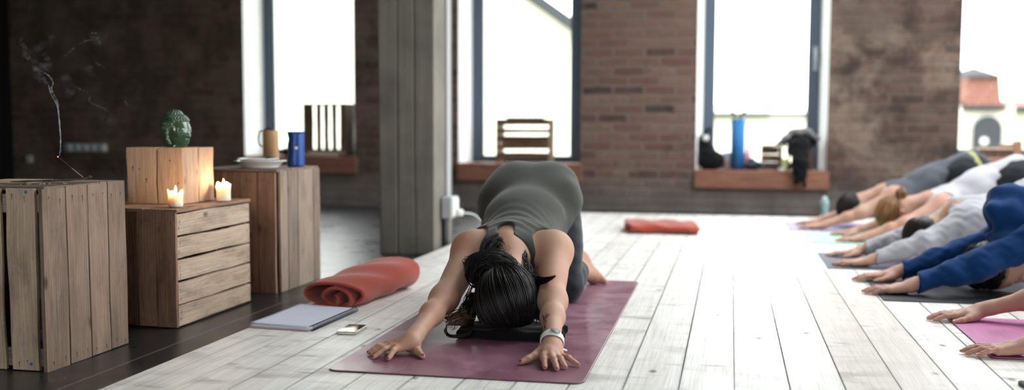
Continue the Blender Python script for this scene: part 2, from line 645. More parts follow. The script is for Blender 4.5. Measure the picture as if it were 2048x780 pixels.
class Shape:
    def __init__(self):
        self.p = []

    def cap(self, a, b, ra, rb=None, k=0.02, sq=None, sub=False):
        """tapered capsule; sq=(axis, factor) squashes it along an axis"""
        self.p.append(('c', np.array(a, float), np.array(b, float), ra, ra if rb is None else rb, k, sq, sub))
        return self

    def sph(self, c, r, k=0.02, sub=False):
        return self.cap(c, np.array(c, float) + V3(0, 0, 1e-5), r, r, k, None, sub)

    def ell(self, c, axes, radii, k=0.02, sub=False):
        self.p.append(('e', np.array(c, float), np.array([nrm(q) for q in axes]), np.array(radii, float), k, sub))
        return self

    def chain(self, pts, rads, k=0.01, sq=None):
        for i in range(len(pts) - 1):
            self.cap(pts[i], pts[i + 1], rads[i], rads[i + 1], k, sq)
        return self

    def join(self, other):
        self.p += other.p
        return self

    @staticmethod
    def one(q, P):
        if q[0] == 'c':
            _, a, b, ra, rb, k, sq, sub = q
            pa = P - a
            ba = b - a
            if sq is not None:
                n, f = sq
                g = 1.0 / f - 1.0
                pa = pa + (pa @ n)[:, None] * (n * g)
                ba = ba + n * (ba @ n) * g
            bb = ba @ ba
            y = pa @ ba
            h = np.minimum(np.maximum(y / bb, 0.0), 1.0)
            d2 = np.einsum('ij,ij->i', pa, pa) - h * (2.0 * y - h * bb)
            d = np.sqrt(np.maximum(d2, 0.0)) - (ra + (rb - ra) * h)
            if sq is not None:
                d = d * min(1.0, 0.5 + 0.5 * f)
            return d
        _, c, A, r, k, sub = q
        L = (P - c) @ (A.T / r)
        k0 = np.sqrt(np.einsum('ij,ij->i', L, L)) + 1e-9
        L = L / r
        k1 = np.sqrt(np.einsum('ij,ij->i', L, L)) + 1e-9
        return k0 * (k0 - 1) / k1

    def table(self, C):
        """distance of every piece at the centres C"""
        return np.stack([Shape.one(q, C) for q in self.p], 0) if self.p else np.zeros((0, len(C)))

    def cull(self, col, R):
        """the pieces that matter within R of a centre, given their distances there"""
        s = Shape()
        k = np.array([q[5] if q[0] == 'c' else q[4] for q in self.p])
        sub = np.array([q[-1] for q in self.p])
        m = col[~sub].min() if (~sub).any() else 0.0
        keep = np.where(sub, col < R * 1.1 + k, col - 2.1 * R - 1.5 * k < m)
        s.p = [q for q, kp in zip(self.p, keep) if kp]
        return s

    def ev(self, P):
        d = np.full(len(P), 1.0)
        for q in self.p:
            e = Shape.one(q, P)
            k = q[5] if q[0] == 'c' else q[4]
            if q[-1]:
                e = -e
                h = np.maximum(k - np.abs(d - e), 0)
                d = np.maximum(d, e) + h * h / (4 * k)
            else:
                h = np.maximum(k - np.abs(d - e), 0)
                d = np.minimum(d, e) - h * h / (4 * k)
        return d

    def bounds(self, m=0.03):
        lo, hi = np.full(3, 1e9), np.full(3, -1e9)
        for q in self.p:
            if q[-1]:
                continue
            if q[0] == 'c':
                r = max(q[3], q[4])
                lo = np.minimum(lo, np.minimum(q[1], q[2]) - r)
                hi = np.maximum(hi, np.maximum(q[1], q[2]) + r)
            else:
                r = q[3].max()
                lo = np.minimum(lo, q[1] - r)
                hi = np.maximum(hi, q[1] + r)
        return lo - m, hi + m


def mesh_sdf(shapes, comb, cell, bounds=None):
    """surface nets over sparse blocks; comb(list of distances, points) -> distance"""
    if bounds is None:
        bs = [s.bounds() for s in shapes]
        lo = np.min([q[0] for q in bs], axis=0)
        hi = np.max([q[1] for q in bs], axis=0)
    else:
        lo, hi = np.array(bounds[0], float), np.array(bounds[1], float)
    B = 8
    nb = np.ceil((hi - lo) / (cell * B)).astype(int) + 1
    bi = np.stack(np.meshgrid(*[np.arange(n) for n in nb], indexing='ij'), -1).reshape(-1, 3)
    bc = lo + (bi + 0.5) * B * cell
    dist = np.concatenate([comb([s.ev(c) for s in shapes], c) for c in np.array_split(bc, max(1, len(bc) // 40000))])
    R = B * cell * 0.87
    bi = bi[np.abs(dist) < R * 1.55 + cell]
    NG = nb * B + 2
    sup = bi // 2
    key = sup[:, 0] * 1000000 + sup[:, 1] * 1000 + sup[:, 2]
    g = np.arange(B + 1)
    offs = np.stack(np.meshgrid(g, g, g, indexing='ij'), -1).reshape(-1, 3)
    vk, vp, ek = [], [], [[], [], []]
    corners = [(i, j, k) for i in (0, 1) for j in (0, 1) for k in (0, 1)]
    edges = [(a, c) for a in range(8) for c in range(a + 1, 8) if sum(abs(corners[a][q] - corners[c][q]) for q in range(3)) == 1]
    ko = np.argsort(key, kind='stable')
    bls = np.split(bi[ko], np.flatnonzero(np.diff(key[ko])) + 1)
    cen = np.array([lo + ((q.min(0) + q.max(0)) / 2 + 0.5) * B * cell for q in bls])
    tabs = [s.table(cen) for s in shapes]

    def block(kk):
        bl = bls[kk]
        RR = np.linalg.norm((bl.max(0) - bl.min(0) + 1) * B * cell * 0.5)
        ss = [s.cull(t[:, kk], RR) for s, t in zip(shapes, tabs)]
        G = bl[:, None, :] * B + offs[None]
        P = lo + G.reshape(-1, 3) * cell
        D = comb([s.ev(P) if s.p else np.full(len(P), 1.0) for s in ss], P).reshape(len(bl), B + 1, B + 1, B + 1)
        S = D < 0
        cv = [D[:, i:i + B, j:j + B, k:k + B] for (i, j, k) in corners]
        sv = [S[:, i:i + B, j:j + B, k:k + B] for (i, j, k) in corners]
        n_in = sum(q.astype(np.int8) for q in sv)
        act = (n_in > 0) & (n_in < 8)
        w = np.argwhere(act)
        if len(w) == 0:
            return None
        vals = np.stack([q[act] for q in cv], 1)
        sg = vals < 0
        acc = np.zeros((len(w), 3))
        cnt = np.zeros(len(w))
        for (a, c) in edges:
            x = sg[:, a] != sg[:, c]
            t = vals[:, a] / (vals[:, a] - vals[:, c] + 1e-15)
            pa, pc = np.array(corners[a], float), np.array(corners[c], float)
            pt = pa + t[:, None] * (pc - pa)
            acc[x] += pt[x]
            cnt[x] += 1
        ijk = bl[w[:, 0]] * B + w[:, 1:]
        rk = (ijk[:, 0] * NG[1] + ijk[:, 1]) * NG[2] + ijk[:, 2]
        rp = lo + (ijk + acc / cnt[:, None]) * cell
        re = []
        for ax in range(3):
            o = [0, 0, 0]
            o[ax] = 1
            s0 = S[:, :B, :B, :B]
            s1 = S[:, o[0]:o[0] + B, o[1]:o[1] + B, o[2]:o[2] + B]
            x = np.argwhere(s0 != s1)
            e = bl[x[:, 0]] * B + x[:, 1:]
            re.append(np.concatenate([e, s0[s0 != s1][:, None]], 1))
        return rk, rp, re

    for res in map(block, range(len(bls))):
        if res is None:
            continue
        vk.append(res[0])
        vp.append(res[1])
        for ax in range(3):
            ek[ax].append(res[2][ax])
    vk = np.concatenate(vk)
    vp = np.concatenate(vp)
    order = np.argsort(vk)
    vk, vp = vk[order], vp[order]
    quads = []
    for ax in range(3):
        E = np.concatenate(ek[ax]).astype(np.int64)
        u, v = (ax + 1) % 3, (ax + 2) % 3
        idx = []
        ok = np.ones(len(E), bool)
        for (du, dv) in ((0, 0), (1, 0), (1, 1), (0, 1)):
            c = E[:, :3].copy()
            c[:, u] -= du
            c[:, v] -= dv
            kq = (c[:, 0] * NG[1] + c[:, 1]) * NG[2] + c[:, 2]
            p = np.searchsorted(vk, kq)
            p = np.minimum(p, len(vk) - 1)
            ok &= vk[p] == kq
            idx.append(p)
        Q = np.stack(idx, 1)
        fl = E[:, 3] == 0
        Q[fl] = Q[fl][:, ::-1]
        quads.append(Q[ok])
    Q = np.concatenate(quads)
    # one step onto the true surface
    bk = np.floor((vp - lo) / (cell * 16)).astype(np.int64)
    so = np.argsort((bk[:, 0] * 4096 + bk[:, 1]) * 4096 + bk[:, 2], kind='stable')
    bks = ((bk[:, 0] * 4096 + bk[:, 1]) * 4096 + bk[:, 2])[so]
    parts = np.split(so, np.flatnonzero(np.diff(bks)) + 1)
    for _ in range(2):
        out = np.empty_like(vp)
        boxes = [(vp[ch].min(0), vp[ch].max(0)) for ch in parts]
        tabs = [s.table(np.array([(a + c) / 2 for a, c in boxes])) for s in shapes]

        def step(ic):
            ch = parts[ic]
            P = vp[ch]
            RR = np.linalg.norm(boxes[ic][1] - boxes[ic][0]) / 2 + cell
            ss = [s.cull(t[:, ic], RR) for s, t in zip(shapes, tabs)]
            f = lambda X: comb([s.ev(X) if s.p else np.full(len(X), 1.0) for s in ss], X)
            h = cell * 0.35
            d0 = f(P)
            gr = np.stack([f(P + V3(*(h if q == a else 0 for q in range(3)))) - d0 for a in range(3)], 1) / h
            st = d0[:, None] * gr / ((gr ** 2).sum(1)[:, None] + 1e-6)
            ln = np.linalg.norm(st, axis=1)[:, None]
            out[ch] = P - st * np.minimum(1, cell * 0.8 / (ln + 1e-12))
        for ic in range(len(parts)):
            step(ic)
        vp = out
    return vp, Q


def np_mesh(name, v, q, mat, parent=None, smooth=True):
    me = bpy.data.meshes.new(name)
    me.vertices.add(len(v))
    me.vertices.foreach_set('co', np.asarray(v, np.float32).ravel())
    me.loops.add(len(q) * 4)
    me.loops.foreach_set('vertex_index', np.asarray(q, np.int32).ravel())
    me.polygons.add(len(q))
    me.polygons.foreach_set('loop_start', np.arange(0, len(q) * 4, 4, dtype=np.int32))
    me.polygons.foreach_set('loop_total', np.full(len(q), 4, np.int32))
    me.polygons.foreach_set('use_smooth', np.full(len(q), smooth, bool))
    me.update(calc_edges=True)
    me.validate()
    me.materials.append(mat)
    return link(name, me, parent)


def solid(name, shape, mat, cell, parent=None, extra=None):
    """one Shape to one mesh object; extra(points, d) may carve or wrinkle it"""
    comb = (lambda ds, P: extra(P, ds[0])) if extra else (lambda ds, P: ds[0])
    v, q = mesh_sdf([shape], comb, cell)
    return np_mesh(name, v, q, mat, parent)


def folds(P, amp, freq, seed=0.0, axis=None):
    x, y, z = P[:, 0] * freq, P[:, 1] * freq, P[:, 2] * freq
    a = np.sin(x * 1.0 + 1.7 * np.sin(0.7 * y + seed) + seed) * np.sin(y * 0.9 + 1.3 * np.sin(0.8 * z + seed * 2))
    b2 = np.sin(1.9 * z + 1.5 * np.sin(1.1 * x + seed * 3) + 0.8 * y)
    return amp * (a + 0.6 * b2)

# ================================================================== materials used
M = {}
M['plank'] = plank_mat()
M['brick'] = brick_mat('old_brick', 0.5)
M['concrete'] = concrete_mat()
M['darkfloor'] = darkfloor_mat()
M['plaster'] = simple('white_reveal_plaster', (240, 241, 240), 0.85, 0.2, 0.05, 8)
M['greywall'] = simple('grey_plaster_wall', (150, 144, 138), 0.9, 0.2, 0.15, 3, 0.2)
M['blackwall'] = simple('black_wall', (20, 18, 18), 0.95, 0.1, 0.3, 3)  # near-black all over, slightly mottled
M['frame'] = simple('blue_grey_window_frame', (76, 88, 104), 0.45, 0.4)
M['sillwood'] = wood('red_brown_sill_wood', (150, 104, 84), (126, 82, 66), (88, 56, 46), 0.6, 1.0, False)
M['crate'] = wood('weathered_crate_wood', (164, 146, 132), (138, 118, 104), (96, 80, 70), 0.7, 1.0, True, 0.45)
M['crate_grey'] = wood('grey_brown_crate_wood', (154, 131, 113), (127, 105, 91), (92, 75, 65), 0.7, 1.0, True, 0.4)
M['crate_pale'] = wood('pale_crate_wood', (206, 184, 162), (180, 154, 132), (124, 101, 85), 0.7, 1.0, True, 0.45)
M['crate_brown'] = wood('brown_crate_wood', (180, 142, 118), (152, 115, 95), (102, 74, 61), 0.7, 1.0, True, 0.45)
M['block'] = wood('sawn_block_wood', (204, 172, 146), (182, 146, 120), (134, 102, 82), 0.65, 1.0, True, 0.2)
M['crate_dark'] = wood('dark_crate_wood', (120, 96, 80), (92, 72, 60), (58, 46, 40), 0.7, 1.0, True, 0.4)
M['white'] = simple('white_plastic', (226, 226, 224), 0.45, 0.5)
M['greyplastic'] = simple('grey_plastic', (170, 172, 174), 0.5, 0.4)
M['black'] = simple('black_plastic', (22, 22, 24), 0.45, 0.5)
M['metal'] = simple('dark_metal', (70, 72, 76), 0.4, 0.5, Metallic=0.9)
M['china'] = simple('white_china', (226, 226, 226), 0.22, 0.6)
M['tan'] = simple('tan_cup', (188, 146, 104), 0.5, 0.4, 0.08, 14)
M['blue'] = simple('blue_lacquered_metal', (32, 76, 146), 0.28, 0.6, Metallic=0.35)
M['bluemat'] = simple('blue_foam_mat', (50, 116, 178), 0.7, 0.3, 0.05, 30)
M['blackcloth'] = fabric_mat('black_cloth', (14, 14, 17), 0.95, 500, 0.05)
M['navycloth'] = fabric_mat('navy_cloth', (26, 30, 48), 0.9)
M['greycloth'] = fabric_mat('grey_cloth', (120, 118, 120), 0.9)
M['palecloth'] = fabric_mat('pale_mauve_cloth', (196, 182, 190), 0.9)
M['red'] = fabric_mat('rust_red_fleece', (160, 66, 51), 0.95, 700, 0.25, 0.14)
M['glass'] = glass_mat('window_glass', (0.97, 0.985, 0.98, 1))
M['greyglass'] = glass_mat('dimmed_window_glass', (0.86, 0.86, 0.87, 1))  # grey tint dims the sky at the view's edge like vignetting
M['paper'] = simple('notebook_paper', (206, 210, 226), 0.8, 0.3, 0.02, 30)
M['pinkcover'] = simple('pink_card_cover', (206, 160, 158), 0.6, 0.3)
M['wire'] = simple('black_wire', (20, 20, 22), 0.35, 0.5)
M['silver'] = simple('pale_gold_phone_metal', (206, 200, 184), 0.3, 0.5, Metallic=0.7)
M['screen'] = simple('dark_phone_glass', (28, 32, 30), 0.06, 0.7)
M['grass'] = simple('pale_grass', (128, 140, 96), 0.95, 0.1, 0.2, 2)
M['palewall'] = simple('pale_metal_roof', (176, 178, 182), 0.7, 0.3)
M['houseplaster'] = simple('cream_house_plaster', (226, 220, 210), 0.9, 0.2, 0.04, 2)
M['darkdoor'] = simple('grey_barn_door', (66, 68, 74), 0.8, 0.2)
M['roofgrey'] = simple('grey_roof', (62, 64, 68), 0.8, 0.2)
M['nail'] = simple('rusty_nail', (40, 30, 26), 0.7, 0.3)
M['bluetack'] = simple('blue_tack', (24, 96, 176), 0.4, 0.5)


def roof_mat():
    t = NT('red_roof_tiles')
    br = t.n('ShaderNodeTexBrick')
    tc = t.n('ShaderNodeTexCoord')
    mp = t.n('ShaderNodeMapping')
    mp.inputs['Rotation'].default_value = (PI / 2, 0, 0)
    t.l(tc.outputs['Object'], mp.inputs['Vector'])
    t.l(mp.outputs[0], br.inputs['Vector'])
    br.inputs['Scale'].default_value = 1.0
    br.inputs['Brick Width'].default_value = 0.25
    br.inputs['Row Height'].default_value = 0.17
    br.inputs['Mortar Size'].default_value = 0.025
    br.inputs['Color1'].default_value = lin(140, 96, 84)
    br.inputs['Color2'].default_value = lin(152, 108, 94)
    br.inputs['Mortar'].default_value = lin(104, 76, 68)
    t.bsdf(br.outputs[0], 0.85, 0.2)
    return t.m


M['roof'] = roof_mat()


def wax_mat():
    t = NT('candle_wax')
    t.bsdf(lin(250, 236, 218), 0.45, 0.5, Subsurface_Weight=0.9, Subsurface_Radius=(0.032, 0.022, 0.013), Subsurface_Scale=1.0)
    return t.m


M['wax'] = wax_mat()
M['flame'] = emit_mat('candle_flame', (255, 214, 150), 26)
M['ember'] = emit_mat('incense_ember', (255, 96, 60), 5)


def jade_mat():
    t = NT('green_glazed_ceramic')
    tc = t.n('ShaderNodeTexCoord')
    n = t.noise(tc.outputs['Object'], 30, 3)
    c = t.mix(n, lin(38, 66, 46), lin(70, 98, 70))
    t.bsdf(c, 0.12, 0.65, Coat_Weight=0.6, Coat_Roughness=0.06)
    return t.m


M['jade'] = jade_mat()


def mat_mat(name, col, rough=0.42, wear=0.25):
    t = NT(name)
    tc = t.n('ShaderNodeTexCoord')
    n1 = t.noise(tc.outputs['Object'], 5, 6, 0.65, 0.8)
    n2 = t.noise(tc.outputs['Object'], 420, 2)
    n3 = t.noise(t.coord('Object', (8, 2.0, 1)), 2.4, 5, 0.6)
    c = lin(*col)
    d = tuple([q * 0.62 for q in c[:3]] + [1])
    li = lin(min(255, col[0] + 46), min(255, col[1] + 42), min(255, col[2] + 44))
    cc = t.mix(t.math('MULTIPLY', t.ramp(n1, [(0.46, 0.0), (0.7, 1.0)]), wear * 2.2), c, li)
    cc = t.mix(t.math('MULTIPLY', t.ramp(n3, [(0.5, 0.0), (0.68, 1.0)]), 0.5), cc, d)
    ro = t.ramp(n1, [(0.3, rough - 0.1), (0.7, rough + 0.1)])
    t.bsdf(cc, ro, 0.5)
    t.bump(t.math('ADD', n2, t.math('MULTIPLY', n3, 0.6)), 0.12, 0.0012)
    return t.m


M['plum'] = mat_mat('plum_yoga_mat', (130, 87, 104), 0.34, 0.30)
M['pink'] = mat_mat('pink_yoga_mat', (176, 96, 146), 0.5, 0.1)
M['blackmat'] = mat_mat('black_yoga_mat', (30, 32, 40), 0.4, 0.1)
M['slatemat'] = mat_mat('slate_yoga_mat', (92, 90, 104), 0.4, 0.1)
M['greenmat'] = mat_mat('mint_yoga_mat', (164, 198, 180), 0.55, 0.1)
M['lilacmat'] = mat_mat('lilac_yoga_mat', (158, 148, 178), 0.5, 0.1)
M['matedge'] = simple('mat_underside', (34, 24, 28), 0.8, 0.2)

# ================================================================== the setting
ZD = -0.05            # dark floor level
YW = 8.65             # inner face of the back wall
YF = 8.97             # plane of the window frames
YO = 9.15             # outer face
ZC = 3.5              # ceiling
XL, XR, YN = -6.75, 5.0, -4.0
W = [(-4.34, -3.275, 0.385), (-2.324, -1.256, 0.340), (-0.288, 0.755, 0.303), (1.748, 3.35, 0.42)]
ZT = 3.0

b = MB()
b.box((XL - 0.4, YN - 0.4, ZD - 0.1), (XR + 0.4, YO, ZD))
b.build('floor', M['darkfloor']); tag(bpy.data.objects['floor'], kind='structure')

b = MB()
seams = [0.019 + 0.1365 * k for k in range(-11, 29)]
seams = [-1.52] + [q for q in seams if q > -1.46]
for i in range(len(seams) - 1):
    x0, x1 = seams[i], seams[i + 1]
    rb = random.random() * (1.0 if x1 < -1.0 or x1 > 0.25 else 0.55)
    for (y0, y1) in ((-2.2, 4.833), (4.839, 7.79)):
        b.board((x0 + 0.0014, y0, ZD + 0.0005), (0, y1 - y0, 0), (x1 - x0 - 0.0028, 0, 0), (0, 0, -ZD - 0.0005), n=10, jit=0.0004, rnd=rb if y0 < 0 else random.random() * 0.6)
o = b.build('floor_boards', M['plank'])
tag(o, 'raised floor of whitewashed pine planks', kind='structure')

# back wall: pieces round the four openings
b = MB()
xs = [XL - 0.4] + [q for w in W for q in w[:2]] + [XR + 0.4]
for i in range(0, len(xs), 2):
    b.box((xs[i], YW, ZD), (xs[i + 1], YO, ZC))
for (x0, x1, zs) in W:
    b.box((x0, YW, ZD), (x1, YO, zs - 0.14))
    b.box((x0, YW, ZT), (x1, YO, ZC))
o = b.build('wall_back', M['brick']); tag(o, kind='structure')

b = MB(); b.box((XL - 0.4, YN - 0.4, ZD), (XL, YW, ZC))
o = b.build('wall_left', M['blackwall']); tag(o, kind='structure')
FW = [(-3.3, -1.3), (0.7, 2.3)]  # unseen openings behind the camera, added to light front faces
SK = (0.0, 4.5, 3.8, 8.1)          # unseen roof light, added to brighten the boards and backs
b = MB()
fxs = [XL] + [q for w_ in FW for q in w_] + [XR]
for i in range(0, len(fxs), 2):
    b.box((fxs[i], YN - 0.4, ZD), (fxs[i + 1], YN, ZC))
for (x0, x1) in FW:
    b.box((x0, YN - 0.4, ZD), (x1, YN, 0.6))
    b.box((x0, YN - 0.4, 3.1), (x1, YN, ZC))
o = b.build('wall_front', M['greywall']); tag(o, kind='structure')
b = MB()
b.box((XL - 0.4, YN - 0.4, ZC), (XR + 0.4, SK[2], ZC + 0.25)); b.box((XL - 0.4, SK[3], ZC), (XR + 0.4, YO, ZC + 0.25))
b.box((XL - 0.4, SK[2], ZC), (SK[0], SK[3], ZC + 0.25)); b.box((SK[1], SK[2], ZC), (XR + 0.4, SK[3], ZC + 0.25))
o = b.build('ceiling', M['greywall']); tag(o, kind='structure')

RW = [(0.6, 2.8), (3.3, 5.5), (6.0, 8.2)]  # unseen openings, assumed and widened for more daylight from the right
b = MB()
ys = [YN] + [q for w in RW for q in w] + [YW]
for i in range(0, len(ys), 2):
    b.box((XR, ys[i], ZD), (XR + 0.4, ys[i + 1], ZC))
for (y0, y1) in RW:
    b.box((XR, y0, ZD), (XR + 0.4, y1, 0.4))
    b.box((XR, y0, 3.2), (XR + 0.4, y1, ZC))
o = b.build('wall_right', M['greywall']); tag(o, kind='structure')


def back_window(i, x0, x1, zs, glass, fw=0.078, YF=YF):
    root = thing('window_%d' % i, ((x0 + x1) / 2, YF, zs), None, None)
    root['kind'] = 'structure'
    sp = 0.045
    sp = 0.045 if i < 4 else 0.002
    for s, xa, xb in ((1, x0, x0 + sp), (-1, x1, x1 - sp)):
        r = MB()
        r.prism([(xa, YW + 0.003, zs), (xb, YF, zs), (xb, min(YF + 0.1, YO), zs), (xa - s * 0.001, min(YF + 0.1, YO), zs)], (0, 0, ZT - zs))
        r.build('reveal', M['plaster'], root)
    a, c = x0 + sp, x1 - sp
    f = MB()
    f.box((a, YF, zs), (a + fw, YF + 0.07, ZT)); f.box((c - fw, YF, zs), (c, YF + 0.07, ZT))
    f.box((a + fw, YF, zs), (c - fw, YF + 0.07, zs + 0.06)); f.box((a + fw, YF, ZT - 0.07), (c - fw, YF + 0.07, ZT))
    # inner casement lip
    f.box((a + fw, YF + 0.02, zs + 0.06), (a + fw + 0.018, YF + 0.06, ZT - 0.07))
    f.box((c - fw - 0.018, YF + 0.02, zs + 0.06), (c - fw, YF + 0.06, ZT - 0.07))
    fr = f.build('window_frame', M['frame'], root, bevel=0.006)
    g = MB()
    g.box((a + fw, YF + 0.036, zs + 0.06), (c - fw, YF + 0.042, ZT - 0.07))
    g.build('pane', glass, root)
    if i == 3:
        h = MB()
        hx = c - fw * 0.5
        h.box((hx - 0.018, YF - 0.012, 1.13), (hx + 0.018, YF + 0.001, 1.33))
        h.tube([(hx, YF - 0.01, 1.28), (hx, YF - 0.05, 1.28), (hx, YF - 0.052, 1.25), (hx, YF - 0.05, 1.16)], 0.011, 10)
        h.build('window_handle', M['greyplastic'], root)
    t = MB()
    t.box((x0 - 0.01, YW - 0.035, zs - 0.15), (x1 + 0.02, YF, zs), rnd=0.2 + 0.2 * i)
    s = t.build('sill', M['sillwood'], root, bevel=0.006)


for i, (x0, x1, zs) in enumerate(W):
    if i == 3:
        back_window(4, x0, x1, zs, M['greyglass'], 0.05, 9.075)
    else:
        back_window(i + 1, x0, x1, zs, M['glass'])
for i, (y0, y1) in enumerate(RW):  # frames and panes of the unseen right-hand openings
    root = thing('window_%d' % (i + 5), (XR + 0.3, (y0 + y1) / 2, 0.4), None, None)
    root['kind'] = 'structure'
    f = MB()
    for ya, yb, za, zb in ((y0, y0 + .07, .4, 3.2), (y1 - .07, y1, .4, 3.2), (y0 + .07, y1 - .07, .4, .47), (y0 + .07, y1 - .07, 3.13, 3.2), ((y0 + y1) / 2 - .03, (y0 + y1) / 2 + .03, .47, 3.13)):
        f.box((XR + 0.26, ya, za), (XR + 0.33, yb, zb))
    f.build('window_frame', M['frame'], root)
    g = MB()
    g.box((XR + 0.292, y0 + .07, .47), (XR + 0.297, y1 - .07, 3.13))
    g.build('pane', M['glass'], root)

for i, (x0, x1) in enumerate(FW):  # frames and panes of the added front openings
    root = thing('window_%d' % (i + 8), ((x0 + x1) / 2, YN - 0.3, 0.6), None, None)
    root['kind'] = 'structure'
    f = MB()
    for xa, xb, za, zb in ((x0, x0 + .07, .6, 3.1), (x1 - .07, x1, .6, 3.1), (x0 + .07, x1 - .07, .6, .67), (x0 + .07, x1 - .07, 3.03, 3.1), ((x0 + x1) / 2 - .03, (x0 + x1) / 2 + .03, .67, 3.03)):
        f.box((xa, YN - 0.33, za), (xb, YN - 0.26, zb))
    f.build('window_frame', M['frame'], root)
    g = MB(); g.box((x0 + .07, YN - 0.298, .67), (x1 - .07, YN - 0.292, 3.03)); g.build('pane', M['glass'], root)
root = thing('window_10', ((SK[0] + SK[1]) / 2, (SK[2] + SK[3]) / 2, ZC + 0.1), None, None)  # unseen skylight, added for light from above
root['kind'] = 'structure'
f = MB()
for k in range(4):
    x = SK[0] + (SK[1] - SK[0] - 0.06) * k / 3
    f.box((x, SK[2], ZC + 0.08), (x + 0.06, SK[3], ZC + 0.16))
f.build('window_frame', M['frame'], root)
g = MB(); g.box((SK[0], SK[2], ZC + 0.11), (SK[1], SK[3], ZC + 0.116)); g.build('pane', M['glass'], root)

# concrete column standing by the edge of the boards
b = MB()
cx0, cx1, cy0, cy1 = -1.900, -1.582, 5.38, 5.76
bx = [cx0, cx0 + 0.107, cx0 + 0.205, cx1]
for i in range(3):
    b.board((bx[i] + 0.002, cy0 + 0.001 * i, ZD), (0, 0, ZC - ZD), (bx[i + 1] - bx[i] - 0.004, 0, 0), (0, 0.1, 0), n=14, jit=0.0015)
b.box((cx0 + 0.004, cy0 + 0.02, ZD), (cx1 - 0.004, cy1, ZC))
o = b.build('column', M['concrete'], bevel=0.004, seg=1)
tag(o, kind='structure')

# lit strip of trunking down the column's side with a socket box and cable
b = MB()
b.box((cx1 - 0.006, 5.60, 0.25), (cx1 + 0.012, 5.67, 3.4))
o = b.build('cable_trunking', M['greyplastic'], bevel=0.003)
tag(o, 'pale grey plastic trunking running up the side of the concrete column', 'trunking')
t = thing('socket_box', (cx1 + 0.03, 5.60, 0.2), 'light grey socket box fixed low on the concrete column', 'socket')
b = MB(); b.box((cx1 + 0.004, 5.50, 0.14), (cx1 + 0.062, 5.655, 0.262)); b.build('housing', M['greyplastic'], t, bevel=0.006)
b = MB(); b.box((cx1 + 0.055, 5.515, 0.155), (cx1 + 0.07, 5.64, 0.25)); b.build('cover', M['white'], t, bevel=0.005)
b = MB(); b.tube([(cx1 + 0.068, 5.58, 0.17), (cx1 + 0.1, 5.6, 0.168)], 0.02, 14); b.build('plug', M['white'], t)
b = MB()
b.box((cx1 - 0.006, 5.53, ZD), (cx1 + 0.02, 5.60, 0.15))
o = b.build('cable_channel', M['black'], bevel=0.003); tag(o, 'black channel under the socket box at the foot of the column', 'channel')
b = MB()
b.tube(bez([(cx1 + 0.103, 5.603, 0.168), (cx1 + 0.15, 5.68, 0.15), (cx1 + 0.18, 5.8, 0.08), (cx1 + 0.16, 5.85, 0.0), (cx1 + 0.1, 5.75, -0.043), (cx1 + 0.07, 5.60, -0.044), (cx1 + 0.09, 5.45, -0.044)], 60), 0.0035, 8)
o = b.build('power_cable', M['white']); tag(o, 'thin white cable looping from the socket box down to the dark floor', 'cable')
b = MB()
b.box((cx0 - 0.022, 5.42, 0.13), (cx0 + 0.002, 5.50, 0.26))
o = b.build('switch_box', M['greyplastic'], bevel=0.004); tag(o, 'small white box on the shaded far side of the concrete column', 'switch box')
# power strip on the dark left wall piece
t = thing('power_strip', (-5.95, 8.64, 0.45), 'pale grey multi-socket strip on the dark brick wall', 'power strip')
b = MB(); b.box((-6.16, 8.60, 0.41), (-5.74, 8.652, 0.485)); b.build('housing', M['greyplastic'], t, bevel=0.006)
for k in range(5):
    q = MB(); q.tube([(-6.11 + 0.085 * k, 8.603, 0.447), (-6.11 + 0.085 * k, 8.594, 0.447)], 0.026, 18); q.build('outlet', M['greyplastic'], t)
b = MB(); b.box((-6.60, 8.63, 0.30), (-6.54, 8.652, 0.37))
o = b.build('wall_socket', M['greyplastic'], bevel=0.005); tag(o, 'tiny pale wall socket in the darkest corner left of the power strip', 'socket')

# ------------------------------------------------------------------ outside
b = MB(); b.box((-60, YO + 0.3, -1.6), (90, 140, -1.5)); o = b.build('ground', M['grass']); tag(o, kind='structure')
b = MB(); b.box((-60, YN - 60, -1.62), (90, YO + 0.3, -1.52)); o = b.build('ground.001', M['grass']); tag(o, kind='structure')


def house(x0, x1, y, d, zw, zr, label, door=None, hip=True, roofmat='roof', z0=-1.5):
    t = thing('house', ((x0 + x1) / 2, y, z0), label, 'house')
    w = MB(); w.box((x0, y, z0), (x1, y + d, zw)); w.build('walls', M['houseplaster'], t)
    r = MB()
    e = 0.35
    ym = y + d / 2
    A = [(x0 - e, y - e, zw), (x1 + e, y - e, zw), (x1 + e, y + d + e, zw), (x0 - e, y + d + e, zw)]
    k = min((x1 - x0) * 0.25, d * 0.5) if hip else 0
    R0, R1 = (x0 - e + k, ym, zr), (x1 + e - k, ym, zr)
    V = A + [R0, R1]
    r.add(V, [(0, 1, 5, 4), (2, 3, 4, 5), (1, 2, 5), (3, 0, 4), (3, 2, 1, 0)])
    r.build('roof', M[roofmat], t)
    g = MB(); g.box((x0 - e, y - e - 0.08, zw - 0.18), (x1 + e, y - e + 0.06, zw + 0.02)); g.build('gutter', M['roofgrey'], t)
    return t


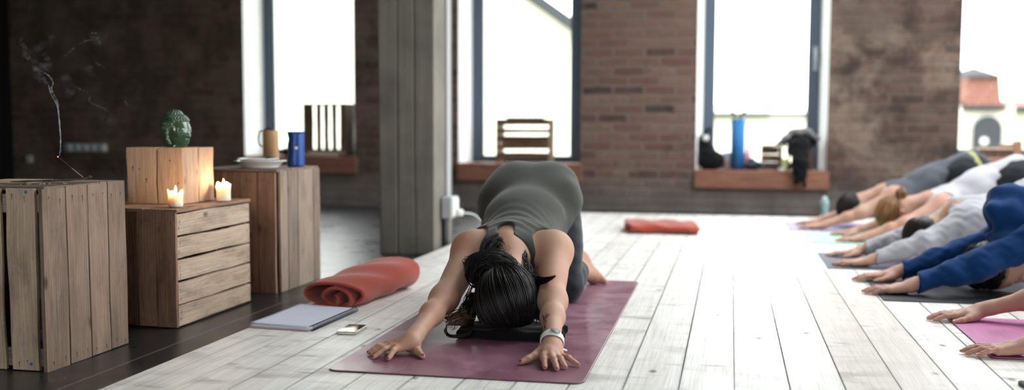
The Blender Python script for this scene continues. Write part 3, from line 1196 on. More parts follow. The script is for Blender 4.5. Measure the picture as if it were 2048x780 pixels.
# hall with red roof and an arched door seen through the right-hand window
hx0, hx1 = on_y(1936, 200, 34)[0], on_y(1999, 200, 34)[0]
zE, zM = on_y(1968, 212, 34)[2], on_y(1968, 153, 34)[2]
zp = on_y(1970, 128, 34)[2]
t = thing('house', ((hx0 + hx1) / 2, 34, -1.5), 'cream house with tall red tiled upper part, grey peaked roof and arched doorway outside', 'house')
g = MB(); g.box((hx0 - 0.15, 34, -1.5), (hx1 + 0.45, 41, zE)); g.build('walls', M['houseplaster'], t)
g = MB()
lo4 = [(hx0 - 0.1, 33.85, zE), (hx1 + 0.05, 33.85, zE), (hx1 + 0.05, 40, zE), (hx0 - 0.1, 40, zE)]
hi4 = [(hx0, 34.1, zM), (hx1, 34.1, zM), (hx1, 39.7, zM), (hx0, 39.7, zM)]
g.add(lo4 + hi4, [(0, 1, 5, 4), (1, 2, 6, 5), (2, 3, 7, 6), (3, 0, 4, 7)]); g.build('tiled_upper_part', M['roof'], t)
g = MB()
xm = on_y(1972, 128, 34)[0]
g.add([(hx0 - 0.02, 33.9, zM), (hx1 + 0.06, 33.9, zM), (hx1 + 0.06, 39.9, zM), (hx0 - 0.02, 39.9, zM), (xm, 35.6, zp), (xm, 38.2, zp)], [(0, 1, 4), (1, 2, 5, 4), (2, 3, 5), (3, 0, 4, 5), (3, 2, 1, 0)]); g.build('roof', M['roofgrey'], t)
g = MB(); g.box((hx0 - 0.2, 33.75, zE - 0.14), (hx1 + 0.15, 33.9, zE + 0.02)); g.build('gutter', M['roofgrey'], t)
ax0, ax1 = on_y(1946, 270, 33.9)[0], on_y(2003, 270, 33.9)[0]
zt = on_y(1975, 232, 33.9)[2]; zb = on_y(1975, 292, 33.9)[2]
g = MB()
am, ar = (ax0 + ax1) / 2, (ax1 - ax0) / 2
poly = [(am + ar * math.cos(a), 33.95, zt - ar + ar * math.sin(a)) for a in np.linspace(0, PI, 24)] + [(ax0, 33.95, zb - 0.6), (ax1, 33.95, zb - 0.6)]
g.prism(poly, (0, -0.12, 0)); g.build('arched_door', M['darkdoor'], t)
g = MB(); g.prism([(am + ar * 0.28 * math.cos(a) - 0.1, 33.8, zb + 0.15 + ar * 0.28 * math.sin(a)) for a in np.linspace(0, 2 * PI, 20)[:-1]], (0, 0.03, 0)); g.build('sign', M['white'], t)
rx = on_y(2005, 200, 40)[0]
house(rx, rx + 14, 40, 7, on_y(2030, 215, 40)[2], on_y(2030, 196, 40)[2], 'low cream house with thin strip of red roof at the photo edge', hip=False)
# pale gable with grey roof edge seen through the middle window
t = thing('barn', (-6, 22, -1.5), 'white gabled barn with sloping grey roof edge outside the middle window', 'barn')
p0, p1 = on_y(1050, -6, 22), on_y(1160, 72, 22)
s = (p1[2] - p0[2]) / (p1[0] - p0[0])
A = V3(p0[0] - 3.2, 22, p0[2] - 3.2 * s); B = V3(p1[0] + 2.2, 22, p1[2] + 2.2 * s)
w = MB(); w.prism([(A[0] - 4.5, 22, -1.5), (B[0], 22, -1.5), tuple(B), tuple(A), (A[0] - 4.5, 22, A[2] + 4.5 * s)], (0, 8, 0)); w.build('walls', M['houseplaster'], t)
w = MB(); w.prism([tuple(A + V3(0, -0.4, -0.02)), tuple(B + V3(0.3, -0.4, 0.3 * s - 0.02)), tuple(B + V3(0.3, -0.4, 0.3 * s + 0.26)), tuple(A + V3(0, -0.4, 0.26))], (0, 9, 0)); w.build('roof', M['roofgrey'], t)
# long pale building low in the third window
t = house(on_y(1380, 250, 45)[0], on_y(1640, 250, 45)[0], 45, 8, on_y(1520, 226, 45)[2], on_y(1520, 205, 45)[2], 'long pale building with low roof outside behind the blue rolled mat', hip=True, roofmat='palewall')

# ================================================================== crates and the things on them
def ex(px, py, x):
    return on_x(px, py, x)[1]


# --- tall crate at the left edge
cr = thing('fruit_crate', (-2.08, 2.74, ZD), 'tall wooden crate on end at left, holding the incense', 'crate', 'wooden crates used as tables')
X1 = -1.890
yb = [ex(px, 560, X1) for px in (88, 137, 180, 219.5, 255)]
b = MB()
for i in range(4):
    b.board((X1 - 0.012, yb[i] + 0.0022, ZD + 0.001 * i), (0, 0, 0.523 + 0.002 * (i % 2)), (0, yb[i + 1] - yb[i] - 0.0044, 0), (0.012, 0, 0), n=12, jit=0.0011)
for i in range(4):
    b.nails([(X1 + .0003, yb[i] + f_ * (yb[i + 1] - yb[i]), z_) for f_ in (.25, .75) for z_ in (.445, -.025)], (1, 0, 0))
b.build('side_panel', [M['crate_grey'], M['nail']], cr, bevel=0.0015)
y0 = 2.548
b = MB()
xe = [(-2.20, -2.075), (-2.0595, -1.9205)]
fx = [on_y(px, 560, y0)[0] for px in (-60, 10, 23, 78)]
b.board((fx[0], y0 - 0.011, ZD + 0.002), (0, 0, 0.520), (fx[1] - fx[0], 0, 0), (0, 0.011, 0), n=14, jit=0.002)
b.board((fx[2], y0 - 0.011, ZD + 0.003), (0, 0, 0.521), (fx[3] - fx[2], 0, 0), (0, 0.011, 0), n=14, jit=0.0022, rnd=0.95)
b.nails([(x_, y0 - .0113, z_) for x_ in (fx[2] + .02, fx[2] + .055, fx[1] - .02) for z_ in (.452, -.02)], (0, -1, 0))
fp = b.build('front_panel', [M['crate_pale'], M['nail']], cr, bevel=0.0015)
for (px, py) in ((52, 384), (63, 728)):
    c = on_y(px, py, y0 - 0.011)
    q = MB(); q.lathe([(0.0, 0.0), (0.0042, 0.0), (0.0042, 0.002), (0.003, 0.0036), (0, 0.004)], c, 14, np.array([[1, 0, 0], [0, 0, 1], [0, -1, 0]], float))
    q.build('blue_nail', M['bluetack'], fp)
b = MB()
for z in (0.405, ZD + 0.012):
    b = MB()
    b.board((-2.26, y0 + 0.001, z), (0.36, 0, 0), (0, 0, 0.052), (0, 0.02, 0), n=3)
    b.build('batten', M['crate'], cr, bevel=0.002)
b = MB()
b.board((-2.27, 2.925, ZD), (0, 0, 0.51), (0.12, 0, 0), (0, 0.012, 0)); b.board((-2.14, 2.925, ZD), (0, 0, 0.51), (0.115, 0, 0), (0, 0.012, 0)); b.board((-2.02, 2.925, ZD), (0, 0, 0.51), (0.115, 0, 0), (0, 0.012, 0))
b.build('back_panel', M['crate_dark'], cr)
b = MB()
for k in range(3):
    b.board((-2.285, 2.55 + 0.13 * k, ZD), (0, 0, 0.51), (0, 0.125, 0), (0.012, 0, 0))
b.build('side_panel', M['crate_dark'], cr)
b = MB()
for k in range(3):
    b.board((-2.285, 2.5505 + 0.130 * k, 0.4675), (0.39, 0, 0), (0, 0.127, 0), (0, 0, 0.011), n=8)
b.build('top_panel', M['crate'], cr, bevel=0.0015)
b = MB()
b.board((-2.0, 2.60, 0.05), (0, 0.3, 0), (0, 0, 0.09), (0.012, 0, 0), n=3)
b.build('inner_board', M['crate_brown'], cr, bevel=0.002)

# --- low crate in the middle with slatted side
c2 = thing('fruit_crate', (-2.03, 3.47, ZD), 'low slatted wooden crate carrying a wood block and two candles', 'crate', 'wooden crates used as tables')
X2 = -1.866
yA, yB = 3.203, 3.745
b = MB()
zz = [0.348, 0.270, 0.187, 0.105, 0.021, -0.040]
sl = [(0.2745, 0.3485), (0.195, 0.266), (0.1155, 0.1865), (0.033, 0.1085), (-0.042, 0.0265)]
for (za, zb) in sl:
    b.board((X2 - 0.012, yA, za), (0, yB - yA, 0), (0, 0, zb - za), (0.012, 0, 0), n=10, jit=0.0014, rnd=0.75 + 0.2 * random.random())
for (za, zb) in sl:
    b.nails([(X2 + .0003, y_, za + f_ * (zb - za)) for f_ in (.3, .72) for y_ in (yA + .012, yB - .014)], (1, 0, 0), .002)
b.build('slatted_side', [M['crate_pale'], M['nail']], c2, bevel=0.0018)
b = MB()
fx = [on_y(px, 560, yA)[0] for px in (258, 277, 280, 317, 318.5, 356)]
b.board((fx[0] - 0.06, yA - 0.004, ZD + 0.006), (0, 0, 0.395), (fx[1] - fx[0] + 0.06, 0, 0), (0, 0.012, 0), n=10, jit=0.0012, rnd=0.1)
b.board((fx[2], yA - 0.011, ZD + 0.006), (0, 0, 0.400), (fx[3] - fx[2], 0, 0), (0, 0.012, 0), n=12, jit=0.0018, rnd=0.6)
b.board((fx[4], yA - 0.012, ZD + 0.004), (0, 0, 0.402), (fx[5] - fx[4], 0, 0), (0, 0.013, 0), n=12, jit=0.0012, rnd=0.5)
b.nails([(x_, yA - .0124, z_) for x_ in (fx[2] + .02, fx[3] - .02, fx[4] + .02, fx[5] - .02) for z_ in (.325, -.02)], (0, -1, 0))
b.build('end_panel', [M['crate_brown'], M['nail']], c2, bevel=0.0018)
b = MB()
b.board((-2.25, yB - 0.012, ZD + 0.006), (0, 0, 0.40), (0.12, 0, 0), (0, 0.012, 0)); b.board((-2.125, yB - 0.012, ZD + 0.006), (0, 0, 0.40), (0.12, 0, 0), (0, 0.012, 0)); b.board((-2.0, yB - 0.012, ZD + 0.006), (0, 0, 0.40), (0.118, 0, 0), (0, 0.012, 0))
b.build('end_panel', M['crate_brown'], c2)
b = MB()
for k in range(3):
    b.board((-2.252 + 0.131 * k, yA - 0.008, 0.355 - 0.001 * k), (0, yB - yA + 0.016, 0), (0.127, 0, 0), (0, 0, 0.012), n=10, jit=0.0016)
b.build('top_panel', M['crate_brown'], c2, bevel=0.0018)
b = MB()
b.board((-2.25, yA + 0.01, ZD), (0, yB - yA - 0.02, 0), (0.37, 0, 0), (0, 0, 0.011), n=3)
b.build('bottom_panel', M['crate_pale'], c2, bevel=0.0015)
b = MB()
for k in range(4):
    b.board((-2.252, yA, ZD + 0.02 + 0.09 * k), (0, yB - yA, 0), (0, 0, 0.07), (0.012, 0, 0))
b.build('slatted_side', M['crate_dark'], c2)

# --- tall crate behind with the plate and bottle
c3 = thing('fruit_crate', (-2.02, 4.21, ZD), 'tall wooden crate on end behind, carrying plate and blue bottle', 'crate', 'wooden crates used as tables')
X3, y3 = -1.845, 3.97
b = MB()
fx = [on_y(px, 460, y3)[0] for px in (428, 446, 447.5, 482, 483.5, 517, 519, 552)]
for k in range(4):
    b.board((fx[2 * k], y3 - 0.006, ZD + 0.001), (0, 0, 0.508), (fx[2 * k + 1] - fx[2 * k], 0, 0), (0, 0.012, 0), n=10, jit=0.0012, rnd=[.2, .6, .55, .7][k])
b.nails([((fx[2 * k] * (1 - f_) + fx[2 * k + 1] * f_), y3 - .0063, z_) for k in range(4) for f_ in (.3, .72) for z_ in (.43, -.02)], (0, -1, 0))
b.build('front_panel', [M['crate_brown'], M['nail']], c3, bevel=0.0016)
b = MB()
ye = [ex(px, 460, X3) for px in (561, 577, 597, 628, 641)]
for k in range(4):
    b.board((X3 - 0.012, ye[k] + 0.003, ZD + 0.001), (0, 0, 0.512), (0, ye[k + 1] - ye[k] - 0.006, 0), (0.012, 0, 0), n=10, jit=0.0014)
b.build('side_panel', M['crate'], c3, bevel=0.0016)
yE = ye[-1]
b = MB()
b.board((-2.22, yE - 0.012, ZD), (0, 0, 0.51), (0.36, 0, 0), (0, 0.012, 0)); b.board((-2.22, y3 + 0.01, ZD), (0, 0, 0.51), (0, yE - y3 - 0.03, 0), (0.012, 0, 0))
b.build('back_panel', M['crate_dark'], c3)
b = MB()
for k in range(3):
    b.board((-2.225, y3 - 0.005 + (yE - y3) / 3 * k, 0.461), (0.376, 0, 0), (0, (yE - y3) / 3 - 0.003, 0), (0, 0, 0.012), n=8)
b.build('top_panel', M['crate'], c3, bevel=0.0016)
b = MB()
b.board((X3 - 0.035, y3 + 0.004, ZD + 0.02), (0, 0, 0.35), (0.012, 0, 0), (0, 0.02, 0), n=3)
b.build('corner_post', M['crate_dark'], c3)

# --- sawn block on the low crate
bk = thing('wooden_block', (-2.065, 3.515, 0.368), 'sawn warm-toned wooden block standing on low crate under green head', 'wooden block')
zt0, zt1 = 0.3675, 0.573
b = MB()
b.board((-2.178, 3.4, zt0), (0, 0, zt1 - zt0), (0.117, 0, 0), (0, 0.115, 0), n=12, jit=0.0012, rnd=0.85)
b.board((-2.053, 3.4, zt0), (0, 0, zt1 - zt0 - 0.001), (0.100, 0, 0), (0, 0.112, 0), n=12, jit=0.0012, rnd=0.6)
b.nails([(-2.15, 3.3997, .50), (-2.125, 3.3997, .495), (-2.10, 3.3997, .455), (-2.005, 3.3997, .525), (-1.975, 3.3997, .44)], (0, -1, 0), .0028)
b.build('beam', [M['block'], M['nail']], bk, bevel=0.003)
b = MB()
b.board((-2.176, 3.518, zt0), (0, 0, zt1 - zt0 - 0.002), (0.112, 0, 0), (0, 0.112, 0), n=12, jit=0.001)
b.board((-2.058, 3.515, zt0), (0, 0, zt1 - zt0 - 0.001), (0.105, 0, 0), (0, 0.115, 0), n=12, jit=0.0012, rnd=0.3)
b.build('beam', M['block'], bk, bevel=0.003)

# --- green ceramic head
BC = V3(-2.033, 3.505, 0.5735)


def ceramic_head():
    s = Shape()
    fd = nrm((0.985, -0.17, 0)); up = V3(0, 0, 1); lf = np.cross(up, fd)
    c = BC + up * 0.067
    P = lambda f, l, u: c + fd * f + lf * l + up * u
    s.ell(P(-0.004, 0, 0.004), (lf, fd, up), (0.047, 0.052, 0.050), 0.012)       # skull
    s.ell(P(0.014, 0, -0.022), (lf, fd, up), (0.037, 0.037, 0.041), 0.02)        # face
    s.ell(P(0.030, 0, -0.050), (lf, fd, up), (0.018, 0.016, 0.013), 0.014)       # chin
    s.cap(P(-0.004, 0, -0.045), P(-0.004, 0, -0.0668), 0.029, 0.034, 0.014)      # neck
    s.ell(P(-0.010, 0, 0.050), (lf, fd, up), (0.027, 0.027, 0.017), 0.008)       # topknot
    s.cap(P(0.046, 0, -0.006), P(0.055, 0, -0.026), 0.0045, 0.0075, 0.008)       # nose
    for e in (-1, 1):
        s.cap(P(0.046, e * 0.006, 0.002), P(0.036, e * 0.030, 0.001), 0.004, 0.003, 0.006)     # brow
        s.ell(P(0.042, e * 0.017, -0.010), (lf, fd, up), (0.010, 0.006, 0.0055), 0.004)        # closed eye
        s.cap(P(0.048, e * 0.002, -0.039), P(0.043, e * 0.012, -0.0375), 0.0042, 0.003, 0.003)  # lips
        s.cap(P(0.046, e * 0.001, -0.0445), P(0.043, e * 0.009, -0.0435), 0.0042, 0.003, 0.003)
        s.chain([P(-0.004, e * 0.046, 0.000), P(-0.008, e * 0.050, -0.016), P(-0.004, e * 0.047, -0.040), P(0.001, e * 0.043, -0.053)], [0.0085, 0.0085, 0.0075, 0.0085], 0.005)   # long ear
    # snail-shell curls over the hair
    for ring in range(17):
        th = -0.55 + ring * 0.125
        zc = math.sin(th)
        n = max(3, int(2 * PI * 0.05 * math.cos(th) / 0.0098))
        for k in range(n):
            a = 2 * PI * (k + 0.5 * (ring % 2)) / n
            q = V3(0.0475 * math.cos(th) * math.cos(a), 0.0525 * math.cos(th) * math.sin(a), 0.0505 * zc)
            if q[1] > 0.022 + 0.0 * zc and q[2] < 0.026:
                continue
            if th < 0.05 and q[1] > 0.0:
                continue
            if th < -0.25 and q[1] > -0.018:
                continue
            s.sph(P(q[1] * 1.045 - 0.004, q[0] * 1.045, q[2] * 1.045 + 0.004), 0.0056, 0.0010)
    for ring in range(5):
        th = 0.1 + ring * 0.3
        n = max(1, int(2 * PI * 0.027 * math.cos(th) / 0.009))
        for k in range(n):
            a = 2 * PI * (k + 0.5 * (ring % 2)) / n
            s.sph(P(-0.010 + 0.0275 * math.cos(th) * math.sin(a), 0.0275 * math.cos(th) * math.cos(a), 0.051 + 0.0185 * math.sin(th)), 0.0050, 0.0010)
    return s


o = solid('head_figurine', ceramic_head(), M['jade'], 0.0015, None, lambda P, d: np.maximum(d, BC[2] + 0.0006 - P[:, 2]))
tag(o, 'glossy green ceramic head with curled hair and topknot on wooden block', 'figurine')


# --- candles
def candle(c, r, h, seed, label):
    t = thing('candle', c, label, 'candle', 'lit pillar candles')
    w = MB()
    wob = lambda a, z: (0.03 * math.sin(3 * a + seed) + 0.05 * math.sin(2 * a + seed * 2)) * max(0, (z - h * 0.5) / h)
    n = 40
    prof = [(0.0, 0.0), (r * 0.97, 0.0), (r, 0.004), (r, h * 0.3), (r * 0.99, h * 0.6), (r * 1.02, h * 0.8), (r * 1.06, h * 0.93), (r * 1.02, h), (r * 0.94, h * 0.99), (r * 0.86, h * 0.86), (r * 0.6, h * 0.78), (0.0, h * 0.76)]
    verts, faces = [], []
    c = np.array(c, float)
    for (rr, z) in prof:
        for k in range(n):
            a = 2 * PI * k / n
            rim = (z > h * 0.7 and rr > r * 0.7)
            dz = (0.10 * h * math.sin(2 * a + seed) + 0.06 * h * math.sin(5 * a + 2 * seed)) if rim else 0
            q = rr * (1 + wob(a, z))
            verts.append(c + V3(q * math.cos(a), q * math.sin(a), z + dz))
    for j in range(len(prof) - 1):
        for k in range(n):
            faces.append((j * n + k, j * n + (k + 1) % n, (j + 1) * n + (k + 1) % n, (j + 1) * n + k))
    w.add(verts, faces, None, 0.5, True)
    w.build('wax', M['wax'], t, subd=1)
    k = MB(); k.tube([c + V3(0, 0, h * 0.75), c + V3(0.001, 0, h * 0.98)], 0.0012, 8); k.build('wick', M['black'], t)
    f = MB(); f.lathe([(0.0002, 0), (0.003, 0.002), (0.0045, 0.007), (0.0035, 0.014), (0.0015, 0.021), (0.0002, 0.026)], c + V3(0.001, 0, h * 0.9), 16); f.build('flame', M['flame'], t)
    return c + V3(0, 0, h + 0.012)


cl = [candle((-1.917, 3.285, 0.366), 0.0255, 0.056, 1.0, 'short lit candle with ragged rim at the foot of the block'),
      candle((-1.893, 3.59, 0.366), 0.027, 0.067, 2.6, 'lit candle on back corner of low crate by plate')]
for c in cl:
    ld = bpy.data.lights.new('candle_light', 'POINT')
    ld.energy = 0.85
    ld.color = (1.0, 0.70, 0.42)
    ld.shadow_soft_size = 0.008
    lo_ = bpy.data.objects.new('candle_light', ld)
    COL.objects.link(lo_)
    lo_.location = c

# --- plate, cup, bottle on the tall crate behind
pz = 0.4735
PXX = on_y(521, 325, 4.12)[0]
BX = on_y(592, 300, 4.26)[0]
CXX = on_y(542, 300, 4.36)[0]
pt = thing('plate', (PXX, 4.12, pz), 'shallow white china dish on the tall crate behind the candles', 'plate', None)
b = MB()
b.lathe([(0.0, 0.006), (0.075, 0.006), (0.088, 0.012), (0.092, 0.022), (0.106, 0.0275), (0.1125, 0.028), (0.113, 0.031), (0.106, 0.0315), (0.091, 0.027), (0.085, 0.017), (0.072, 0.0105), (0.0, 0.0105)], (PXX, 4.12, pz), 48)
b.build('dish', M['china'], pt)
b = MB(); b.lathe([(0.07, 0.0), (0.078, 0.0), (0.082, 0.008), (0.07, 0.008)], (PXX, 4.12, pz), 40); b.build('foot_ring', M['china'], pt)
b = MB()
b.lathe([(0.0, 0.0), (0.06, 0.0), (0.082, 0.010), (0.09, 0.0125), (0.09, 0.0155), (0.081, 0.014), (0.058, 0.004), (0.0, 0.004)], (PXX - .012, 4.12, pz + 0.0250), 40)
o = b.build('saucer', M['china']); tag(o, 'smaller white plate lying inside the shallow china dish', 'saucer')
b = MB(); b.lathe([(0.0, 0), (0.016, 0), (0.02, 0.006), (0.012, 0.012), (0.0, 0.013)], (PXX + .045, 4.11, pz + 0.0335), 16, wob=lambda a, z: 0.15 * math.sin(3 * a))
o = b.build('fig', M['black']); tag(o, 'small dark lump on the white plate beside the tan cup', 'food')
tc_ = thing('cup', (CXX, 4.36, pz), 'tan cylindrical cup with dark loop handle behind the white dish', 'cup')
b = MB(); b.lathe([(0.0, 0), (0.034, 0), (0.036, 0.004), (0.036, 0.157), (0.0345, 0.16), (0.033, 0.157), (0.032, 0.02), (0, 0.018)], (CXX, 4.36, pz), 36); b.build('body', M['tan'], tc_)
b = MB(); b.tube(bez([(CXX - .031, 4.34, 0.632), (CXX - .045, 4.34, 0.625), (CXX - .051, 4.34, 0.59), (CXX - .043, 4.34, 0.565), (CXX - .033, 4.345, 0.56)], 20), 0.003, 8); b.tube(bez([(CXX - .031, 4.35, 0.632), (CXX - .005, 4.34, 0.643), (CXX + .02, 4.35, 0.633)], 12), 0.004, 8); b.build('handle', M['metal'], tc_)
bt = thing('bottle', (BX, 4.26, pz), 'dented blue metal bottle with a white emblem on crate edge', 'bottle')
bc = V3(BX, 4.26, pz)


def bottle_wob(a, z):
    return -0.13 * math.exp(-((z - 0.122) / 0.016) ** 2) * max(0, math.cos(a - 3.6)) ** 2 - 0.07 * math.exp(-((z - 0.065) / 0.02) ** 2) * max(0, math.cos(a - 3.9)) ** 2


b = MB()
pr = [(0.0, 0.0), (0.035, 0.0), (0.0375, 0.003)] + [(0.0375, z) for z in np.linspace(0.008, 0.15, 22)] + [(0.0385, 0.153), (0.0385, 0.156), (0.0355, 0.156), (0.035, 0.14), (0.0, 0.135)]
b.lathe(pr, bc, 40, wob=bottle_wob); b.build('body', M['blue'], bt)
dv = nrm((-bc[0], -bc[1], 0)); sd = np.cross(V3(0, 0, 1), dv)
em = MB()
for (a0, dz, r) in ((0, 0.0, 0.0058), (0.12, 0.004, 0.003), (-0.12, 0.003, 0.003), (0.05, -0.005, 0.0026)):
    p = bc + (dv * math.cos(a0) + sd * math.sin(a0)) * 0.0372 + V3(0, 0, 0.083 + dz)
    em.lathe([(0.0, 0.0009), (r, 0.0007), (r, -0.001)], p, 14, np.array([sd, V3(0, 0, 1), dv]))
em.build('emblem', M['white'], bt)

# --- incense on the left crate
tz = 0.479
b = MB()
b.board((-2.20, 2.66, tz), (0.15, 0.02, 0), (-0.02, 0.15, 0), (0, 0, 0.006), n=6, jit=0.003)
o = b.build('bark_slab', M['crate_pale'], bevel=0.002); tag(o, 'thin pale wood slice lying on the left crate under the incense tray', 'wood slice')
hold = Shape()
hp = [V3(-2.060, 2.635, 0.4870), V3(-2.03, 2.66, 0.4875), V3(-1.99, 2.70, 0.488), V3(-1.955, 2.735, 0.4885), V3(-1.925, 2.76, 0.491), V3(-1.905, 2.775, 0.496)]
hold.chain(hp, [0.010, 0.016, 0.018, 0.016, 0.012, 0.008], 0.008, (V3(0, 0, 1), 0.16))
hold.sph((-1.905, 2.775, 0.496), 0.006, 0.004)
for q in hp:
    q[2] += 0.0045
h = solid('incense_tray', hold, M['crate_dark'], 0.0018)
tag(h, 'slim dark wooden incense tray curling up at one end', 'incense tray')
b = MB()
for k in range(26):
    t0 = random.random()
    p = V3(-2.03 + 0.10 * t0 + random.uniform(-.004, .012), 2.62 + 0.085 * t0 + random.uniform(-.012, .0), tz + 0.0012)
    b.lathe([(0.0, -0.001), (random.uniform(.0012, .0028), 0), (0.0, random.uniform(.001, .003))], p, 6)
o = b.build('ash', M['greyplastic']); tag(o, 'grey ash crumbs fallen along the front of the incense tray', 'ash', kind='stuff')
sa, sb = on_y(166, 354.5, 2.757), on_y(115, 313, 2.70)
st = thing('incense_stick', tuple(sa), 'leaning incense stick with glowing tip above the left crate', 'incense stick')
sm_ = sa + (sb - sa) * 0.45
b = MB(); b.tube([sa, sm_], 0.0011, 8); b.build('bare_end', M['crate_pale'], st)
b = MB(); b.tube([sm_, sa + (sb - sa) * 0.97], [0.0011, 0.0016], 8); b.build('coated_end', simple('purple_incense', (52, 36, 60), 0.9), st)
b = MB(); b.tube([sa + (sb - sa) * 0.97, sb], [0.0016, 0.0014], 8); b.build('glowing_tip', M['ember'], st)


def smoke_mat():
    t = NT('incense_smoke')
    tr = t.n('ShaderNodeBsdfTransparent')
    df = t.n('ShaderNodeBsdfDiffuse'); df.inputs[0].default_value = (0.75, 0.78, 0.85, 1)
    tl = t.n('ShaderNodeBsdfTranslucent'); tl.inputs[0].default_value = (0.75, 0.78, 0.85, 1)
    ad = t.n('ShaderNodeMixShader'); t.l(df.outputs[0], ad.inputs[1]); t.l(tl.outputs[0], ad.inputs[2])
    lw = t.n('ShaderNodeLayerWeight'); lw.inputs[0].default_value = 0.5
    inv = t.math('SUBTRACT', 1.0, lw.outputs['Facing'])
    n = t.noise(t.coord('Object'), 60, 5, 0.65, 1.0)
    r = t.attr('rnd')
    fac = t.math('MULTIPLY', t.math('MULTIPLY', t.math('POWER', inv, 2.2), t.ramp(n, [(0.35, 0.15), (0.7, 1.0)])), r)
    mx = t.n('ShaderNodeMixShader')
    fac = t.math('MULTIPLY', fac, 1.5, True)
    t.l(fac, mx.inputs[0]); t.l(tr.outputs[0], mx.inputs[1]); t.l(ad.outputs[0], mx.inputs[2])
    t.l(mx.outputs[0], t.out.inputs[0])
    return t.m


def sp(pts, y=2.72, yy=0.0):
    out = []
    for i, (px, py) in enumerate(pts):
        out.append(on_y(px, py, y + yy * math.sin(i * 1.3)))
    return out


b = MB()
wisps = [
    ([(119, 312), (121, 285), (120, 255), (117, 225), (113, 208), (104, 192), (99, 178), (97, 170)], 0.0026, 0.30, 0.01),
    ([(122, 305), (121.5, 280), (119, 250), (116.5, 222), (115, 205), (108, 190), (103, 178), (106, 165), (98, 152), (88, 145), (76, 138), (67, 138)], 0.0028, 0.26, 0.015),
    ([(100, 178), (92, 165), (84, 152), (77, 140), (68, 137), (78, 128), (60, 118), (52, 108), (50, 96), (44, 88), (33, 86)], 0.008, 0.055, 0.03),
    ([(97, 170), (82, 160), (72, 148), (80, 138), (92, 132), (100, 138), (96, 120), (86, 106)], 0.012, 0.035, 0.04),
    ([(60, 120), (50, 110), (54, 98), (68, 104), (80, 92), (100, 84), (104, 74), (96, 66)], 0.012, 0.03, 0.05),
    ([(41, 92), (40, 82), (46, 76), (38, 70)], 0.004, 0.05, 0.02),
    ([(126, 114), (140, 104), (150, 94), (162, 86), (178, 80), (196, 78), (194, 68), (182, 66), (181, 72), (196, 76)], 0.0045, 0.055, 0.03),
    ([(182, 82), (198, 86), (208, 74), (206, 60)], 0.012, 0.022, 0.04),
    ([(189, 121), (196, 128), (206, 132), (212, 142)], 0.0035, 0.06, 0.02),
    ([(120, 160), (132, 152), (134, 166), (142, 178), (138, 188), (126, 172)], 0.013, 0.028, 0.04),
    ([(150, 172), (160, 178), (172, 184), (181, 193), (178, 200), (186, 208), (206, 216), (226, 232)], 0.004, 0.05, 0.02),
    ([(167, 140), (178, 134), (184, 148), (190, 158)], 0.010, 0.022, 0.04),
    ([(252, 196), (251, 206), (256, 212)], 0.004, 0.04, 0.01),
    ([(200, 232), (222, 240), (228, 256), (210, 266)], 0.013, 0.016, 0.04),
]
for (pts, r, al, yy) in wisps:
    P = bez(sp(pts, 2.70, yy), 12 * len(pts))
    n = len(P)
    rr = [r * (0.75 + 0.5 * math.sin(k * 0.37) ** 2) * (0.35 + 0.65 * math.sin(PI * min(1, (k + 1) / n * 0.98)) ** 0.5) for k in range(n)]
    b.tube(P, rr, 12, False, None, al)
o = b.build('smoke', smoke_mat())
tag(o, 'thin grey incense smoke curling up in front of the dark wall', 'smoke', kind='stuff')

# ================================================================== things on the window sills
t = thing('fruit_crate', (-3.6, 8.80, 0.385), 'upright slatted crate standing in the left window opening', 'crate', 'crates on the window sills')
yw = 8.78
xa, xb = on_y(609, 260, yw)[0], on_y(690, 260, yw)[0]
zt = on_y(640, 207, yw)[2]
b = MB()
gx = [on_y(px, 260, yw)[0] for px in (608, 627, 633, 643, 648, 658, 664, 674, 680, 691)]
for i in range(0, 10, 2):
    b.board((gx[i], yw - 0.006, 0.42), (0, 0, zt - 0.42 - 0.012), (gx[i + 1] - gx[i], 0, 0), (0, 0.012, 0), n=5)
b.build('front_panel', M['crate_dark'], t, bevel=0.001)
b = MB(); b.board((xa, yw, zt - 0.012), (xb - xa, 0, 0), (0, 0.22, 0), (0, 0, 0.012)); b.build('top_panel', M['crate_dark'], t)
b = MB(); b.board((xa, yw - 0.004, 0.386), (xb - xa, 0, 0), (0, 0.22, 0), (0, 0, 0.03)); b.build('bottom_panel', M['crate_dark'], t)
b = MB(); b.board((xb + 0.002, yw - 0.004, 0.386), (0, 0, zt - 0.386), (0, 0.19, 0), (0.014, 0, 0)); b.build('side_panel', M['crate'], t)
b = MB(); b.board((xa - 0.014, yw, 0.386), (0, 0, zt - 0.386), (0, 0.04, 0), (0.013, 0, 0)); b.build('corner_post', M['crate_dark'], t)
b = MB()
b.board((xa - 0.02, YW - 0.02, 0.386), (0.36, 0, 0), (0, 0.13, 0), (0, 0, 0.018), n=3)
o = b.build('board', M['crate_pale']); tag(o, 'pale loose board lying on the sill before the upright crate', 'board')
# stone-like pale thing beside the blue bottle: low dark box in the left window
b = MB(); b.box((-4.02, 8.76, 0.386), (-3.88, 8.88, 0.46)); o = b.build('box', M['black'], bevel=0.004); tag(o, 'low dark box on the left window sill between cup and bottle', 'box')

